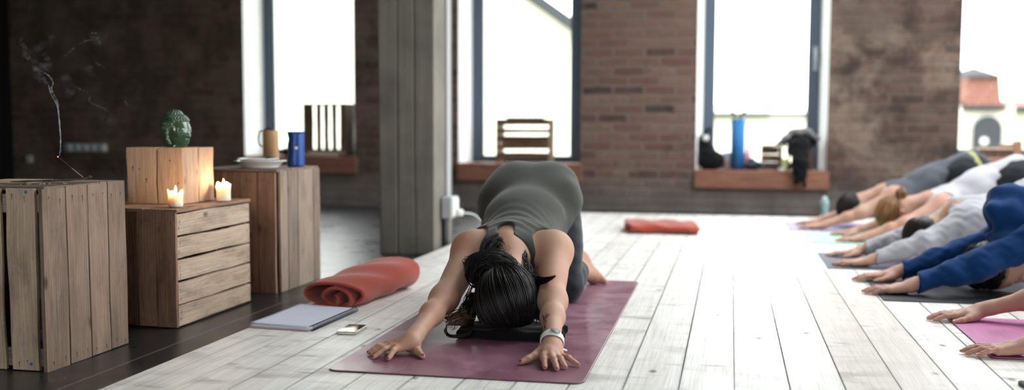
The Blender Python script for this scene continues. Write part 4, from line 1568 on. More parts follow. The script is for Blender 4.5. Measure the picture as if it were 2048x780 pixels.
t = thing('fruit_crate', (-1.78, 8.80, 0.34), 'crate with level slats standing in the middle window above the kneeling woman', 'crate', 'crates on the window sills')
xa, xb, xc = [on_y(px, 280, yw)[0] for px in (992, 1097, 1107)]
zl = lambda py: on_y(1045, py, yw)[2]
b = MB()
for (p0, p1) in ((239, 250), (258, 266), (272, 282), (290, 298), (305, 318)):
    b.board((xa, yw - 0.006, zl(p1)), (xb - xa, 0, 0), (0, 0, zl(p0) - zl(p1)), (0, 0.012, 0), n=4)
b.build('slatted_side', M['crate_dark'], t)
b = MB(); b.board((xa, yw, zl(241) - 0.001), (xb - xa, 0, 0), (0, 0.2, 0), (0, 0, 0.012), n=3); b.board((xa + 0.09, yw + 0.02, zl(241) + 0.011), (0.32, 0, 0), (0, 0.12, 0), (0, 0, 0.016), n=3); b.build('top_panel', M['crate_dark'], t)
b = MB(); b.board((xb + 0.002, yw - 0.01, 0.342), (0, 0, zl(239) - 0.342), (0, 0.06, 0), (xc - xb - 0.004, 0, 0), n=4); b.build('corner_post', M['crate_pale'], t)
b = MB(); b.board((xa, yw - 0.001, 0.342), (0, 0, zl(241) - 0.345), (0, 0.03, 0), (0.03, 0, 0), n=4); b.board((xa, yw + 0.17, 0.342), (0, 0, zl(241) - 0.345), (0, 0.03, 0), (0.03, 0, 0), n=4); b.build('corner_post', M['crate_brown'], t)
b = MB(); b.board((xa, yw + 0.19, zl(292)), (xb - xa, 0, 0), (0, 0, zl(278) - zl(292)), (0, 0.012, 0), n=3); b.board((xa, yw + 0.19, zl(318)), (xb - xa, 0, 0), (0, 0, zl(308) - zl(318)), (0, 0.012, 0), n=3); b.build('slatted_side', M['crate_brown'], t)

zs = 0.303
# rolled blue mat with its straps
t = thing('rolled_mat', (0.055, 8.79, zs), 'blue rolled exercise mat standing on end in the third window', 'exercise mat')
b = MB()
sp_ = []
for k in range(130):
    a = k / 129 * 2 * PI * 4.5
    r = 0.016 + 0.0405 * k / 129
    sp_.append((0.055 + r * math.cos(a), 8.79 + r * math.sin(a)))
v, f = [], []
for (x, y) in sp_:
    v += [(x, y, zs + 0.001), (x, y, zs + 0.42)]
for k in range(129):
    f.append((2 * k, 2 * k + 2, 2 * k + 3, 2 * k + 1))
b.add(v, f, None, 0.5, True)
b.build('roll', M['bluemat'], t, solid=0.006)
b = MB()
b.tube(bez([(0.03, 8.76, zs + 0.41), (0.02, 8.76, zs + 0.45), (0.005, 8.76, zs + 0.48), (-0.003, 8.77, zs + 0.475)], 12), 0.009, 8)
b.tube(bez([(0.06, 8.76, zs + 0.41), (0.075, 8.76, zs + 0.45), (0.095, 8.76, zs + 0.475), (0.11, 8.77, zs + 0.48)], 12), 0.009, 8)
b.build('strap', M['black'], t)

# dark backpack slumped against the left jamb
s = Shape()
s.ell((-0.20, 8.79, zs + 0.13), ((1, 0, 0.25), (0, 1, 0), (-0.25, 0, 1)), (0.075, 0.085, 0.17), 0.03)
s.ell((-0.16, 8.755, zs + 0.075), ((1, 0, 0), (0, 1, 0), (0, 0, 1)), (0.115, 0.075, 0.08), 0.04)
s.ell((-0.205, 8.71, zs + 0.10), ((1, 0, 0), (0, 1, 0), (0, 0, 1)), (0.055, 0.03, 0.085), 0.02)
s.chain([(-0.20, 8.76, zs + 0.28), (-0.215, 8.74, zs + 0.325), (-0.18, 8.75, zs + 0.335), (-0.165, 8.77, zs + 0.29)], [0.012] * 4, 0.01)
o = thing('backpack', (-0.2, 8.79, zs), 'black backpack slumped in the left corner of the third window', 'backpack')
solid('bag_body', s, M['blackcloth'], 0.007, o, lambda P, d: np.maximum(d + folds(P, 0.004, 40, 1.0), zs + 0.001 - P[:, 2]))
b = MB(); b.lathe([(0.0, 0), (0.022, 0.001), (0.026, 0.008), (0.02, 0.014), (0, 0.016)], (-0.21, 8.695, zs + 0.265), 18, np.array([[1, 0, 0], [0, 0, 1], [0, -1, 0]], float))
b.build('reflector', M['white'], o)
# pale bag
s = Shape()
s.ell((-0.028, 8.885, zs + 0.07), ((1, 0, 0.2), (0, 1, 0), (-0.2, 0, 1)), (0.066, 0.05, 0.085), 0.03)
o = solid('bag', s, M['palecloth'], 0.007, None, lambda P, d: np.maximum(d + folds(P, 0.006, 50, 2.0), zs + 0.001 - P[:, 2])); tag(o, 'pale crumpled cloth bag between the black backpack and blue rolled mat', 'bag')
# drinks bottle behind the mat
b = MB(); b.lathe([(0, 0), (0.028, 0), (0.03, 0.004), (0.03, 0.12), (0.026, 0.14), (0.014, 0.155), (0.014, 0.165), (0, 0.166)], (0.135, 8.86, zs), 24)
t = thing('drinks_bottle', (0.135, 8.86, zs), 'pale pink bottle standing just right of the blue rolled mat', 'bottle'); b.build('body', simple('pink_bottle', (226, 150, 160), 0.4, 0.5), t)
b = MB(); b.lathe([(0, 0), (0.018, 0), (0.018, 0.026), (0, 0.028)], (0.135, 8.86, zs + 0.164), 20); b.build('cap', M['white'], t)
s = Shape()
s.ell((0.19, 8.74, zs + 0.035), ((1, 0, 0), (0, 1, 0), (0, 0, 1)), (0.08, 0.06, 0.04), 0.02)
s.ell((0.16, 8.76, zs + 0.05), ((1, 0, 0), (0, 1, 0), (0, 0, 1)), (0.04, 0.04, 0.05), 0.03)
o = solid('pullover', s, M['navycloth'], 0.006, None, lambda P, d: np.maximum(d + folds(P, 0.005, 50, 4.0), zs + 0.001 - P[:, 2])); tag(o, 'crumpled navy garment lying low at the foot of the blue rolled mat', 'clothing')
# wooden crate half hidden under the jacket
t = thing('fruit_crate', (0.48, 8.83, zs), 'grey-brown wooden crate under the black jacket in the third window', 'crate', 'crates on the window sills')
b = MB()
for k in range(3):
    b.board((0.245, 8.85, zs + 0.001 + 0.066 * k), (0.14, 0, 0), (0, 0, 0.06), (0, 0.012, 0), n=3)
b.build('slatted_side', M['crate_dark'], t)
b = MB(); b.board((0.245, 8.83, zs + 0.195), (0.42, 0, 0), (0, 0.13, 0), (0, 0, 0.012), n=3); b.build('top_panel', M['crate'], t)
b = MB()
for k in range(3):
    b.board((0.495 + 0.056 * k, 8.80, zs), (0, 0, 0.194), (0.05, 0, 0), (0, 0.012, 0), n=3)
b.build('front_panel', M['crate_dark'], t)
b = MB(); b.board((0.385, 8.80, zs), (0, 0, 0.194), (0.03, 0, 0), (0, 0.03, 0), n=3); b.board((0.455, 8.80, zs), (0, 0, 0.194), (0.02, 0, 0), (0, 0.03, 0), n=3); b.build('corner_post', M['crate_dark'], t)
b = MB(); b.lathe([(0, 0), (0.02, 0), (0.022, 0.003), (0.022, 0.075), (0.016, 0.09), (0.011, 0.1), (0, 0.1)], (0.432, 8.76, zs + 0.0), 20)
o = b.build('jar', simple('yellow_green_label', (206, 220, 150), 0.4, 0.5)); tag(o, 'small pale yellow-green jar glowing beside the hanging black jacket', 'jar')
b = MB(); b.lathe([(0, 0), (0.02, 0), (0.026, 0.006), (0.024, 0.022), (0.02, 0.024), (0, 0.02)], (0.405, 8.70, zs), 20)
o = b.build('bowl', M['china']); tag(o, 'tiny white cup on the sill left of the hanging jacket', 'cup')
# black jacket with grey lining hung over the crate and down across the sill
s = Shape()
s.chain([(0.42, 8.80, zs + 0.24), (0.50, 8.79, zs + 0.275), (0.575, 8.79, zs + 0.275), (0.65, 8.80, zs + 0.225)], [0.03, 0.055, 0.055, 0.03], 0.03)
s.chain([(0.55, 8.74, zs + 0.25), (0.545, 8.66, zs + 0.18), (0.55, 8.575, zs + 0.05), (0.555, 8.565, zs - 0.05)], [0.075, 0.075, 0.06, 0.04], 0.03, (V3(0, 1, 0), 0.5))
s.chain([(0.575, 8.575, zs + 0.02), (0.58, 8.57, zs - 0.11)], [0.03, 0.017], 0.01)
s.chain([(0.53, 8.575, zs + 0.02), (0.512, 8.57, zs - 0.10)], [0.02, 0.010], 0.01)
s.chain([(0.49, 8.74, zs + 0.24), (0.47, 8.72, zs + 0.14)], [0.035, 0.02], 0.02)
o = thing('jacket', (0.55, 8.75, zs), 'black jacket hung over a crate and trailing down over the sill', 'jacket')
solid('jacket_body', s, M['blackcloth'], 0.007, o, lambda P, d: d + folds(P, 0.005, 38, 3.0))
s = Shape()
s.chain([(0.375, 8.76, zs + 0.215), (0.44, 8.745, zs + 0.265), (0.52, 8.735, zs + 0.32), (0.60, 8.735, zs + 0.325), (0.69, 8.75, zs + 0.26)], [0.02, 0.03, 0.035, 0.033, 0.02], 0.02, (V3(0, 0, 1), 0.7))
solid('lining', s, M['greycloth'], 0.007, o, lambda P, d: d + folds(P, 0.004, 45, 5.0))

# green glass bottle on the dark floor before the wall
t = thing('glass_bottle', (0.695, 8.0, ZD), 'pale turquoise glass bottle standing on the floor by the wall', 'bottle')
gm = NT('turquoise_glass'); gm.bsdf(lin(184, 224, 224), 0.08, 0.6, Transmission_Weight=0.55); gm = gm.m
bz = lambda py: on_y(1648, py, 8.0)[2]
zb, zt_ = ZD + 0.001, bz(393)
hh = zt_ - zb
b = MB(); b.lathe([(0, 0), (0.030, 0), (0.034, 0.006), (0.034, hh * 0.3), (0.029, hh * 0.48), (0.034, hh * 0.66), (0.034, hh * 0.8), (0.022, hh * 0.92), (0.014, hh * 0.95), (0.0, hh * 0.95)], (on_y(1649, 415, 8.0)[0], 8.0, zb), 28)
b.build('body', gm, t)
b = MB(); b.lathe([(0, 0), (0.016, 0), (0.016, hh * 0.05), (0, hh * 0.055)], (on_y(1649, 415, 8.0)[0], 8.0, zb + hh * 0.945), 20); b.build('cap', M['white'], t)

# wooden stool-like crate in the right-hand window
t = thing('wooden_chair', (2.10, 8.86, 0.42), 'dark wooden chair back in the right window behind the row of people', 'chair')
xA, xB = on_y(1960, 310, 8.86)[0], on_y(2024, 310, 8.86)[0]
b = MB(); b.board((xA, 8.86, 0.421), (0, 0, on_y(1990, 299, 8.86)[2] - 0.421), (xB - xA, 0, 0), (0, 0.03, 0), n=3); b.build('panel', M['crate_dark'], t)
z1 = on_y(1990, 299, 8.86)[2]
b = MB(); b.board((xA - 0.02, 8.845, z1), (xB - xA + 0.03, 0, 0), (0, 0.1, 0), (0, 0, 0.012), n=3); b.build('shelf', M['crate_pale'], t)
xC = on_y(2043, 310, 8.86)[0]
b = MB(); b.board((xB + 0.008, 8.85, 0.421), (0, 0, on_y(2030, 282, 8.86)[2] - 0.421), (xC - xB - 0.01, 0, 0), (0, 0.04, 0), n=3); b.build('post', M['crate_brown'], t)
b = MB(); b.board((on_y(2000, 290, 8.86)[0], 8.86, on_y(2000, 296, 8.86)[2]), (xB - on_y(2000, 290, 8.86)[0] + 0.006, 0, 0), (0, 0.03, 0), (0, 0, 0.03), n=3); b.build('rail', M['crate_brown'], t)

# ================================================================== on the boards
RZ = lambda a: rot('z', a)


def yoga_mat(c, w, l, ang, mat, label, th=0.005, rad=0.03):
    """flat mat centred at c, width w along x, length l along y, turned by ang"""
    t = thing('yoga_mat', (c[0], c[1], 0.0), label, 'yoga mat', 'yoga mats laid on the boards')
    out = []
    for (sx, sy, a0) in ((1, 1, 0), (-1, 1, PI / 2), (-1, -1, PI), (1, -1, 1.5 * PI)):
        for k in range(7):
            a = a0 + k / 6 * PI / 2
            out.append((sx * (w / 2 - rad) + rad * math.cos(a), sy * (l / 2 - rad) + rad * math.sin(a)))
    P = [V3(c[0], c[1], 0) + RZ(ang) @ V3(x, y, 0) for (x, y) in out]
    b = MB(); b.prism([p + V3(0, 0, 0.0016) for p in P], (0, 0, th - 0.0016)); b.build('top_layer', mat, t, bevel=0.0012)
    b = MB(); b.prism([p + V3(0, 0, 0.0004) for p in P], (0, 0, 0.0012)); b.build('underside', M['matedge'], t)
    return t


yoga_mat((-0.708, 3.415), 0.690, 1.765, 0.008, M['plum'], 'worn plum yoga mat under the woman in the olive top')

# rust-red fleece, loosely rolled and flattened
def fleece(name, label, origin, axis, length, wid, hgt, turns, seed, th=0.011, far=1.0, taper=0.0):
    axis = nrm(axis)
    side = np.cross(axis, V3(0, 0, 1))
    rr = random.Random(seed)
    n = int(46 * turns)
    ns = 30
    b = MB()
    verts, faces = [], []
    tt = [0.0, 0.5, 1.0, 1.5, 2.0, 2.6]
    RX = [.50, .50, .41, .36, .27, .14]           # reach to the right per turn
    LX = [.50, .50, .20, .14, .08, .04]           # reach to the left: only the outer turn makes the wide loop
    HZ = [.50, .50, .36, .30, .20, .08]
    for j in range(ns + 1):
        tj = j / ns
        e = 1 + (far - 1) * tj
        for i in range(n + 1):
            u = i / n
            tr = u * turns
            a = -1.9 + tr * 2 * PI
            ca, sa_ = math.cos(a), math.sin(a)
            rx, lx, hz = (np.interp(tr, tt, q) for q in (RX, LX, HZ))
            cxr = np.interp(tr, tt, [0, 0, .14, .16, .18, .18])
            x = wid * (cxr + (rx - cxr if ca > 0 else lx + cxr * .4) * math.copysign(abs(ca) ** 0.8, ca))
            z = hgt * e * hz * math.copysign(abs(sa_) ** 0.85, sa_) - hgt * 0.14 * min(1, tr / 1.5)
            if 0.35 < tr < 1.1:
                z -= hgt * 0.10 * math.sin(PI * (tr - .35) / .75) * (1 if sa_ > 0 else 0.2)
            z += (0.0045 * math.sin(5 * tj * PI + a * 1.3 + seed) + 0.003 * math.sin(11 * tj + 3 * a + seed)) * (1 - 0.5 * u)
            z *= 1 + 0.07 * math.sin(3.1 * tj + 2 * a + seed)
            x *= 1 + 0.04 * math.sin(2.2 * tj * PI + seed)
            st = (0.055 * max(0, 1 - tr / 1.9) * max(0, ca) ** .6) * (1 - tj) + 0.007 * math.sin(2.3 * a + seed) * (1 - 2 * tj)
            base = 0.5 * hgt * (1 + (far - 1) * tj)
            p = np.array(origin, float) + axis * (tj * length + st + 0.03 * tj * ca) + side * x + V3(0, 0, max(base + z, 0.0068 + 0.0007 * tr))
            verts.append(p)
    for j in range(ns):
        for i in range(n):
            q = j * (n + 1) + i
            faces.append((q, q + 1, q + n + 2, q + n + 1))
    b.add(verts, faces, None, 0.5, True)
    o = b.build(name, M['red'], solid=th, subd=1)
    tag(o, label, 'blanket')
    return o


fleece('blanket', 'rust-red fleece blanket loosely rolled beside the notebook', (-1.425, 3.425, 0.000), (0.12, 1, 0), 0.53, 0.262, 0.104, 2.5, 3, 0.0115, 1.25, 0.0)
fleece('blanket', 'rust-red folded blanket lying far back near the window wall', (-0.66, 6.55, 0.001), (1, 0.04, 0), 0.44, 0.52, 0.07, 1.9, 8, 0.014, 0.85, 0.05)

# spiral notebook
nb = thing('notebook', (-1.395, 3.2, 0.0), 'open white spiral notebook lying between red blanket and dark floor', 'notebook')
b = MB()
c0, c1, c2_, c3_ = V3(-1.517, 3.038, 0), V3(-1.303, 3.018, 0), V3(-1.289, 3.385, 0), V3(-1.503, 3.405, 0)


def sheet(z, dx, dy, curl, nm, mat, th):
    b = MB()
    v, f = [], []
    N = 14
    for i in range(N + 1):
        for j in range(N + 1):
            u, w = i / N, j / N
            p = (c0 * (1 - u) + c1 * u) * (1 - w) + (c3_ * (1 - u) + c2_ * u) * w
            p = p + V3(dx, dy, z + curl * (1 - u) ** 2 * (0.4 + 0.6 * abs(w - 0.4)) + 0.002 * math.sin(3 * u + 2 * w) * curl * 60 * 0.02)
            v.append(p)
    for i in range(N):
        for j in range(N):
            q = i * (N + 1) + j
            f.append((q, q + N + 1, q + N + 2, q + 1))
    b.add(v, f, None, 0.5, True)
    return b.build(nm, mat, nb, solid=th)


sheet(0.0022, -0.002, -0.006, 0.0, 'back_cover', M['pinkcover'], 0.0016)
sheet(0.0075, 0, 0, 0.001, 'page_block', M['paper'], 0.008)
sheet(0.0128, -0.001, 0.001, 0.006, 'top_page', M['paper'], 0.0006)
b = MB()
for k in range(34):
    w = (k + 0.5) / 34
    p = c1 * (1 - w) + c2_ * w + V3(0.004, 0, 0.009)
    tv = nrm(c2_ - c1)
    sx = np.cross(tv, V3(0, 0, 1))
    ring = [p + sx * 0.0085 * math.cos(a) + V3(0, 0, 0.0085 * math.sin(a)) + tv * 0.002 * a / PI for a in np.linspace(0, 2 * PI, 13)]
    b.tube(ring, 0.0011, 6, False)
b.tube([c1 + V3(0.0125, 0, 0.006), c2_ + V3(0.0125, 0, 0.006)], 0.0015, 6)
b.build('spiral_binding', M['wire'], nb)

# phone
ph = thing('phone', (-1.173, 3.055, 0), 'small pale metal phone lying dark glass up near the mat', 'phone')
pc, pa = V3(-1.1745, 3.058, 0), 0.03


def rrect(c, w, l, rad, ang, z):
    out = []
    for (sx, sy, a0) in ((1, 1, 0), (-1, 1, PI / 2), (-1, -1, PI), (1, -1, 1.5 * PI)):
        for k in range(6):
            a = a0 + k / 5 * PI / 2
            out.append(c + RZ(ang) @ V3(sx * (w / 2 - rad) + rad * math.cos(a), sy * (l / 2 - rad) + rad * math.sin(a), 0) + V3(0, 0, z))
    return out


b = MB(); b.prism(rrect(pc, 0.064, 0.126, 0.009, pa, 0.0005), (0, 0, 0.0085)); b.build('case', M['silver'], ph, bevel=0.0012)
b = MB(); b.prism(rrect(pc, 0.0595, 0.121, 0.008, pa, 0.0088), (0, 0, 0.0008)); b.build('screen', M['screen'], ph)
q = pc + RZ(pa) @ V3(0, -0.053, 0); b = MB(); b.lathe([(0.0052, 0.0094), (0.0052, 0.0099), (0.0044, 0.0099), (0.0044, 0.0094)], q, 20); b.build('button', M['silver'], ph)

# dark-rimmed pad at the bottom right corner of the view
tb = thing('tablet', (0.82, 2.74, 0), 'dark-rimmed mauve pad at the bottom right corner of the floor', 'tablet')
tcn = V3(0.826, 2.735, 0)
b = MB(); b.prism(rrect(tcn, 0.19, 0.13, 0.012, 0.10, 0.0005), (0, 0, 0.010)); b.build('case', M['navycloth'], tb, bevel=0.002)
b = MB(); b.prism(rrect(tcn, 0.172, 0.112, 0.006, 0.10, 0.0106), (0, 0, 0.0012)); b.build('face', simple('mauve_face', (110, 84, 84), 0.5), tb)


# ================================================================== people
SKIN = skin_mat('skin', (182, 145, 126))
SKIN2 = skin_mat('skin_rosy', (182, 143, 128))
HAIR_BLACK = hair_mat('black_hair', (8, 6, 7), (28, 22, 21), 0.42)
HAIR_TIP = hair_mat('brown_hair_tips', (52, 36, 28), (150, 112, 84), 0.4)
HAIR_GINGER = hair_mat('ginger_hair', (84, 52, 32), (222, 170, 110), 0.4)
HAIR_BROWN = hair_mat('brown_hair', (36, 22, 16), (110, 72, 48), 0.4)
HAIR_DARK = hair_mat('dark_hair', (14, 12, 12), (62, 52, 48), 0.4)
NAIL_RED = simple('red_nail_polish', (150, 30, 36), 0.25, 0.5)
NAIL_PALE = simple('pale_nail', (238, 214, 206), 0.25, 0.6)
UP = V3(0, 0, 1)


class Pose:
    """joints of a figure kneeling with its hands stretched out on the floor"""

    def __init__(self, O, f, s=1.0, **over):
        self.O, self.f, self.s = np.array(O, float), nrm(f), s
        self.l = np.cross(UP, self.f)
        L = lambda b, v, w: self.O - self.f * b * s + self.l * v * s + UP * w * s
        self.L = L
        j = dict(
            hip=L(1.17, 0, .388), waist=L(.94, 0, .318), chest=L(.735, 0, .222), neck=L(.60, 0, .245),
            head=L(.435, 0, .130))
        self.both = {}
        for e, n in ((1, 'L'), (-1, 'R')):
            j['sh' + n] = L(.645, e * .112, .232)
            j['el' + n] = L(.435, e * .19, .125)
            j['wr' + n] = L(.205, e * .215, .037)
            j['hj' + n] = L(1.155, e * .082, .345)
            j['kn' + n] = L(1.10, e * .115, .064)
            j['an' + n] = L(1.45, e * .105, .068)
            j['he' + n] = L(1.50, e * .105, .100)
            j['ba' + n] = L(1.55, e * .11, .026)
            j['to' + n] = L(1.525, e * .112, .014)
        j['crown'] = nrm(self.f * .82 - UP * .56)
        j.update(over)
        self.j = j
        self.crown = nrm(j['crown'])
        fc = -self.f * .56 - UP * .82
        if 'face' in over:
            fc = over['face']
        self.face = nrm(fc - self.crown * np.dot(fc, self.crown))
        self.hl = np.cross(self.crown, self.face)
        self.sp = nrm(j['chest'] - j['hip'])
        self.bn = nrm(np.cross(self.sp, self.l)) * (1 if np.cross(self.sp, self.l)[2] > 0 else -1)

    def back(self, P):
        return -((P - self.O) @ self.f) / self.s


def hand_auto(J, n, s, spread=0.0, lift=0.0, seed=0):
    """joint lists of the five fingers of a flat hand"""
    e = 1 if n == 'L' else -1
    W = J.j['wr' + n]
    d = J.f + J.l * e * -0.10
    if 'dir' + n in J.j:
        d = J.j['dir' + n]
    d = nrm(V3(d[0], d[1], 0))
    th = -np.cross(UP, d) * e            # towards the thumb: inner side
    B = V3(W[0], W[1], 0)
    Q = lambda a, b, z: B + d * a * s + th * b * s + UP * z * s
    fin = []
    for i, (ma, mb, tl, an, r) in enumerate(((.088, .026, .072, .13, .0080), (.091, .006, .080, .02, .0082), (.087, -.013, .074, -.09, .0078), (.079, -.030, .058, -.22, .0070))):
        an = an * (1 + spread)
        m = Q(ma, mb, .024 + lift)
        dirv = d * math.cos(an) + th * math.sin(an)
        t = m + dirv * tl * s
        t[2] = .0075 * s
        fin.append((m, t, r * s))
    thumb = (Q(.022, .022, .024), Q(.052, .048, .019), Q(.078, .060, .013), Q(.100, .066, .010))
    return W, fin, thumb


def hand_shape(W, fin, thumb, s, fore):
    """W wrist, fin [(knuckle, tip, r)], thumb [base, knuckle, joint, tip]; returns shape and nails"""
    h = Shape()
    nails = []
    pc = sum(m for m, t, r in fin) / len(fin)
    d = nrm(pc - W)
    for i, (m, t, r) in enumerate(fin):
        base = W + (m - pc) * 0.42
        base = base + UP * (-0.002 * s)
        h.cap(base, m - UP * 0.004 * s, 0.0155 * s, 0.0108 * s, 0.012 * s)
        h.cap(base + UP * 0.0075 * s, m + UP * 0.0022 * s, 0.004 * s, 0.0042 * s, 0.007 * s)   # tendon
        h.sph(m + UP * 0.0004 * s, 0.0098 * s, 0.006 * s)
        v = t - m
        p1 = m + v * 0.46
        p1[2] = m[2] * 0.72 + 0.0055 * s
        p2 = m + v * 0.77
        p2[2] = m[2] * 0.34 + 0.0075 * s
        h.chain([m, p1, p2, t], [r * 1.10, r * 1.0, r * 0.92, r * 0.80], 0.0035 * s)
        h.sph(p1, r * 1.06, 0.004 * s)
        nails.append((p2, t, r * 0.82))
    a, b, c, e = thumb
    h.cap(W - UP * 0.004 * s, a, 0.017 * s, 0.0155 * s, 0.014 * s)
    h.cap(a, b, 0.0150 * s, 0.0112 * s, 0.014 * s)
    h.chain([b, c, e], [0.0108 * s, 0.0098 * s, 0.0082 * s], 0.004 * s)
    h.sph(c, 0.0105 * s, 0.004 * s)
    nails.append((c, e, 0.0088 * s))
    # web between thumb and palm, heel of the hand
    h.cap((a + b) / 2, fin[0][0] * 0.55 + W * 0.45, 0.009 * s, 0.010 * s, 0.016 * s)
    h.cap(W + (fin[-1][0] - pc) * 0.7 + d * 0.02 * s - UP * 0.006 * s, fin[-1][0] * 0.7 + W * 0.3 - UP * 0.006 * s, 0.0115 * s, 0.0095 * s, 0.012 * s)
    return h, nails


def body(J, hands, slim=1.0):
    j, s, l = J.j, J.s, J.l
    bn, sp = J.bn, J.sp
    T, A, Lg, H = Shape(), Shape(), Shape(), Shape()
    sl = slim
    T.ell(j['hip'], (l, sp, bn), (.160 * s, .125 * s, .112 * s), .05 * s)
    for e in (1, -1):
        T.ell(j['hip'] + l * e * .072 * s - J.f * .052 * s + UP * .022 * s, (l, sp, bn), (.090 * s, .100 * s, .098 * s), .05 * s)
    T.ell(j['waist'], (l, sp, bn), (.128 * s * sl, .170 * s, .094 * s * sl), .07 * s)
    T.ell(j['chest'], (l, sp, bn), (.138 * s * sl, .165 * s, .100 * s * sl), .06 * s)
    mid = (j['shL'] + j['shR']) / 2
    T.ell(mid * 0.6 + j['chest'] * 0.4 + bn * .012 * s, (l, sp, bn), (.135 * s, .085 * s, .070 * s), .05 * s)
    T.cap(j['neck'], j['neck'] * 0.3 + j['chest'] * 0.7 + bn * 0.03 * s, .052 * s, .06 * s, .04 * s)
    for n in 'LR':
        e = 1 if n == 'L' else -1
        T.cap(j['neck'] + l * e * .012 * s, j['sh' + n], .040 * s, .040 * s, .04 * s)
        T.ell(j['chest'] + l * e * .085 * s + sp * .045 * s + bn * .052 * s, (l, sp, bn), (.052 * s, .075 * s, .035 * s), .03 * s)   # shoulder blade
        A.cap(j['chest'] + l * e * .095 * s + sp * .02 * s, j['sh' + n], .050 * s, .046 * s, .05 * s)
        A.sph(j['sh' + n], .0505 * s, .035 * s)
        fv = nrm(j['wr' + n] - j['el' + n])
        A.cap(j['sh' + n], j['el' + n], .0435 * s, .0345 * s, .05 * s)
        A.ell((j['sh' + n] * .55 + j['el' + n] * .45) - UP * .010 * s, (l, nrm(j['el' + n] - j['sh' + n]), np.cross(l, nrm(j['el' + n] - j['sh' + n]))), (.029 * s, .11 * s, .033 * s), .05 * s)
        m = j['el' + n] * .62 + j['wr' + n] * .38
        A.cap(j['el' + n], m, .0338 * s, .0318 * s, .05 * s)
        A.sph(j['el' + n] + UP * .002 * s, .0335 * s, .02 * s)
        A.cap(m, j['wr' + n], .0318 * s, .0218 * s, .03 * s)
        A.cap(j['wr' + n] - fv * .03 * s, j['wr' + n] + fv * .012 * s, .0235 * s, .0235 * s, .02 * s, (nrm(UP - fv * fv[2]), 0.82))
        Lg.cap(j['hj' + n] + UP * .01, j['kn' + n], .094 * s, .060 * s, .05 * s)
        Lg.ell(j['hj' + n] * .55 + j['kn' + n] * .45 + J.f * .012, (l, UP, J.f), (.080 * s, .15 * s, .086 * s), .04 * s)
        Lg.sph(j['kn' + n], .060 * s, .03 * s)
        c = j['kn' + n] * .6 + j['an' + n] * .4
        Lg.cap(j['kn' + n], c + UP * .004, .054 * s, .054 * s, .03 * s)
        Lg.cap(c + UP * .004, j['an' + n], .053 * s, .036 * s, .03 * s)
        Lg.chain([j['an' + n], j['he' + n]], [.036 * s, .030 * s], .02 * s)
        Lg.chain([j['he' + n], j['ba' + n]], [.030 * s, .024 * s], .025 * s)
        Lg.cap(j['an' + n], j['ba' + n], .030 * s, .025 * s, .025 * s)
        wv = nrm(np.cross(j['to' + n] - j['ba' + n], UP)) if abs((j['to' + n] - j['ba' + n])[2]) < 1 else l
        for k in range(5):
            off = l * e * (.026 - .013 * k) * s
            Lg.cap(j['ba' + n] + off, j['to' + n] + off * 1.05, .0125 * s, (.0115 - .0008 * k) * s if k < 4 else .0125 * s, .006 * s)
    # neck, head and face
    c, cr, fa, hl = j['head'], J.crown, J.face, J.hl
    Q = lambda f, lft, u: c + fa * f * s + hl * lft * s + cr * u * s
    H.cap(j['neck'], Q(-.025, 0, -.06), .054 * s, .050 * s, .04 * s)
    H.ell(Q(-.008, 0, .012), (hl, fa, cr), (.073 * s, .090 * s, .088 * s), .03 * s)
    H.ell(Q(.028, 0, -.040), (hl, fa, cr), (.056 * s, .056 * s, .072 * s), .035 * s)
    H.cap(Q(.052, 0, -.096), Q(.060, 0, -.092), .022 * s, .018 * s, .025 * s)
    H.cap(Q(.078, 0, -.006), Q(.097, 0, -.038), .008 * s, .0115 * s, .012 * s)
    for e in (1, -1):
        H.cap(Q(.074, e * .010, .008), Q(.060, e * .045, .006), .008 * s, .007 * s, .012 * s)
        H.sph(Q(.086, e * .031, -.010), .013 * s, .012 * s, True)
        H.sph(Q(.0685, e * .031, -.010), .0128 * s, .004 * s)
        H.cap(Q(.082, e * .0015, -.064), Q(.074, e * .020, -.063), .0062 * s, .0045 * s, .005 * s)
        H.cap(Q(.080, e * .0015, -.073), Q(.074, e * .016, -.071), .0070 * s, .005 * s, .005 * s)
        H.cap(Q(.094, e * .008, -.040), Q(.088, e * .010, -.038), .006 * s, .006 * s, .006 * s)
        # ear
        H.ell(Q(-.006, e * .075, -.014), (nrm(hl * e + fa * -.35), nrm(fa * 1 + hl * e * .35), cr), (.007 * s, .019 * s, .031 * s), .006 * s)
        H.ell(Q(.000, e * .081, -.010), (nrm(hl * e + fa * -.35), nrm(fa * 1 + hl * e * .35), cr), (.006 * s, .009 * s, .016 * s), .004 * s, True)
    full = Shape()
    for part in (T, A, Lg, H):
        full.join(part)
    nl = []
    for n in 'LR':
        h, nails = hand_shape(*hands[n], s, None)
        full.join(h)
        nl += nails
    return dict(T=T, A=A, L=Lg, H=H, full=full, nails=nl)


def make_nails(nails, mat, parent, s=1.0, skip=()):
    for i, (p, t, r) in enumerate(nails):
        d = nrm(t - p)
        n = nrm(UP - d * d[2])
        sd = np.cross(d, n)
        c = t + d * r * 0.28 + n * r * 0.58
        sh = Shape()
        sh.ell(c, (d, sd, n), (r * 0.72, r * 0.56, r * 0.28), 0.002)
        v, q = mesh_sdf([sh], lambda ds, P: ds[0], r * 0.16, (c - r * 1.4, c + r * 1.4))
        np_mesh('fingernail', v, q, mat, parent)


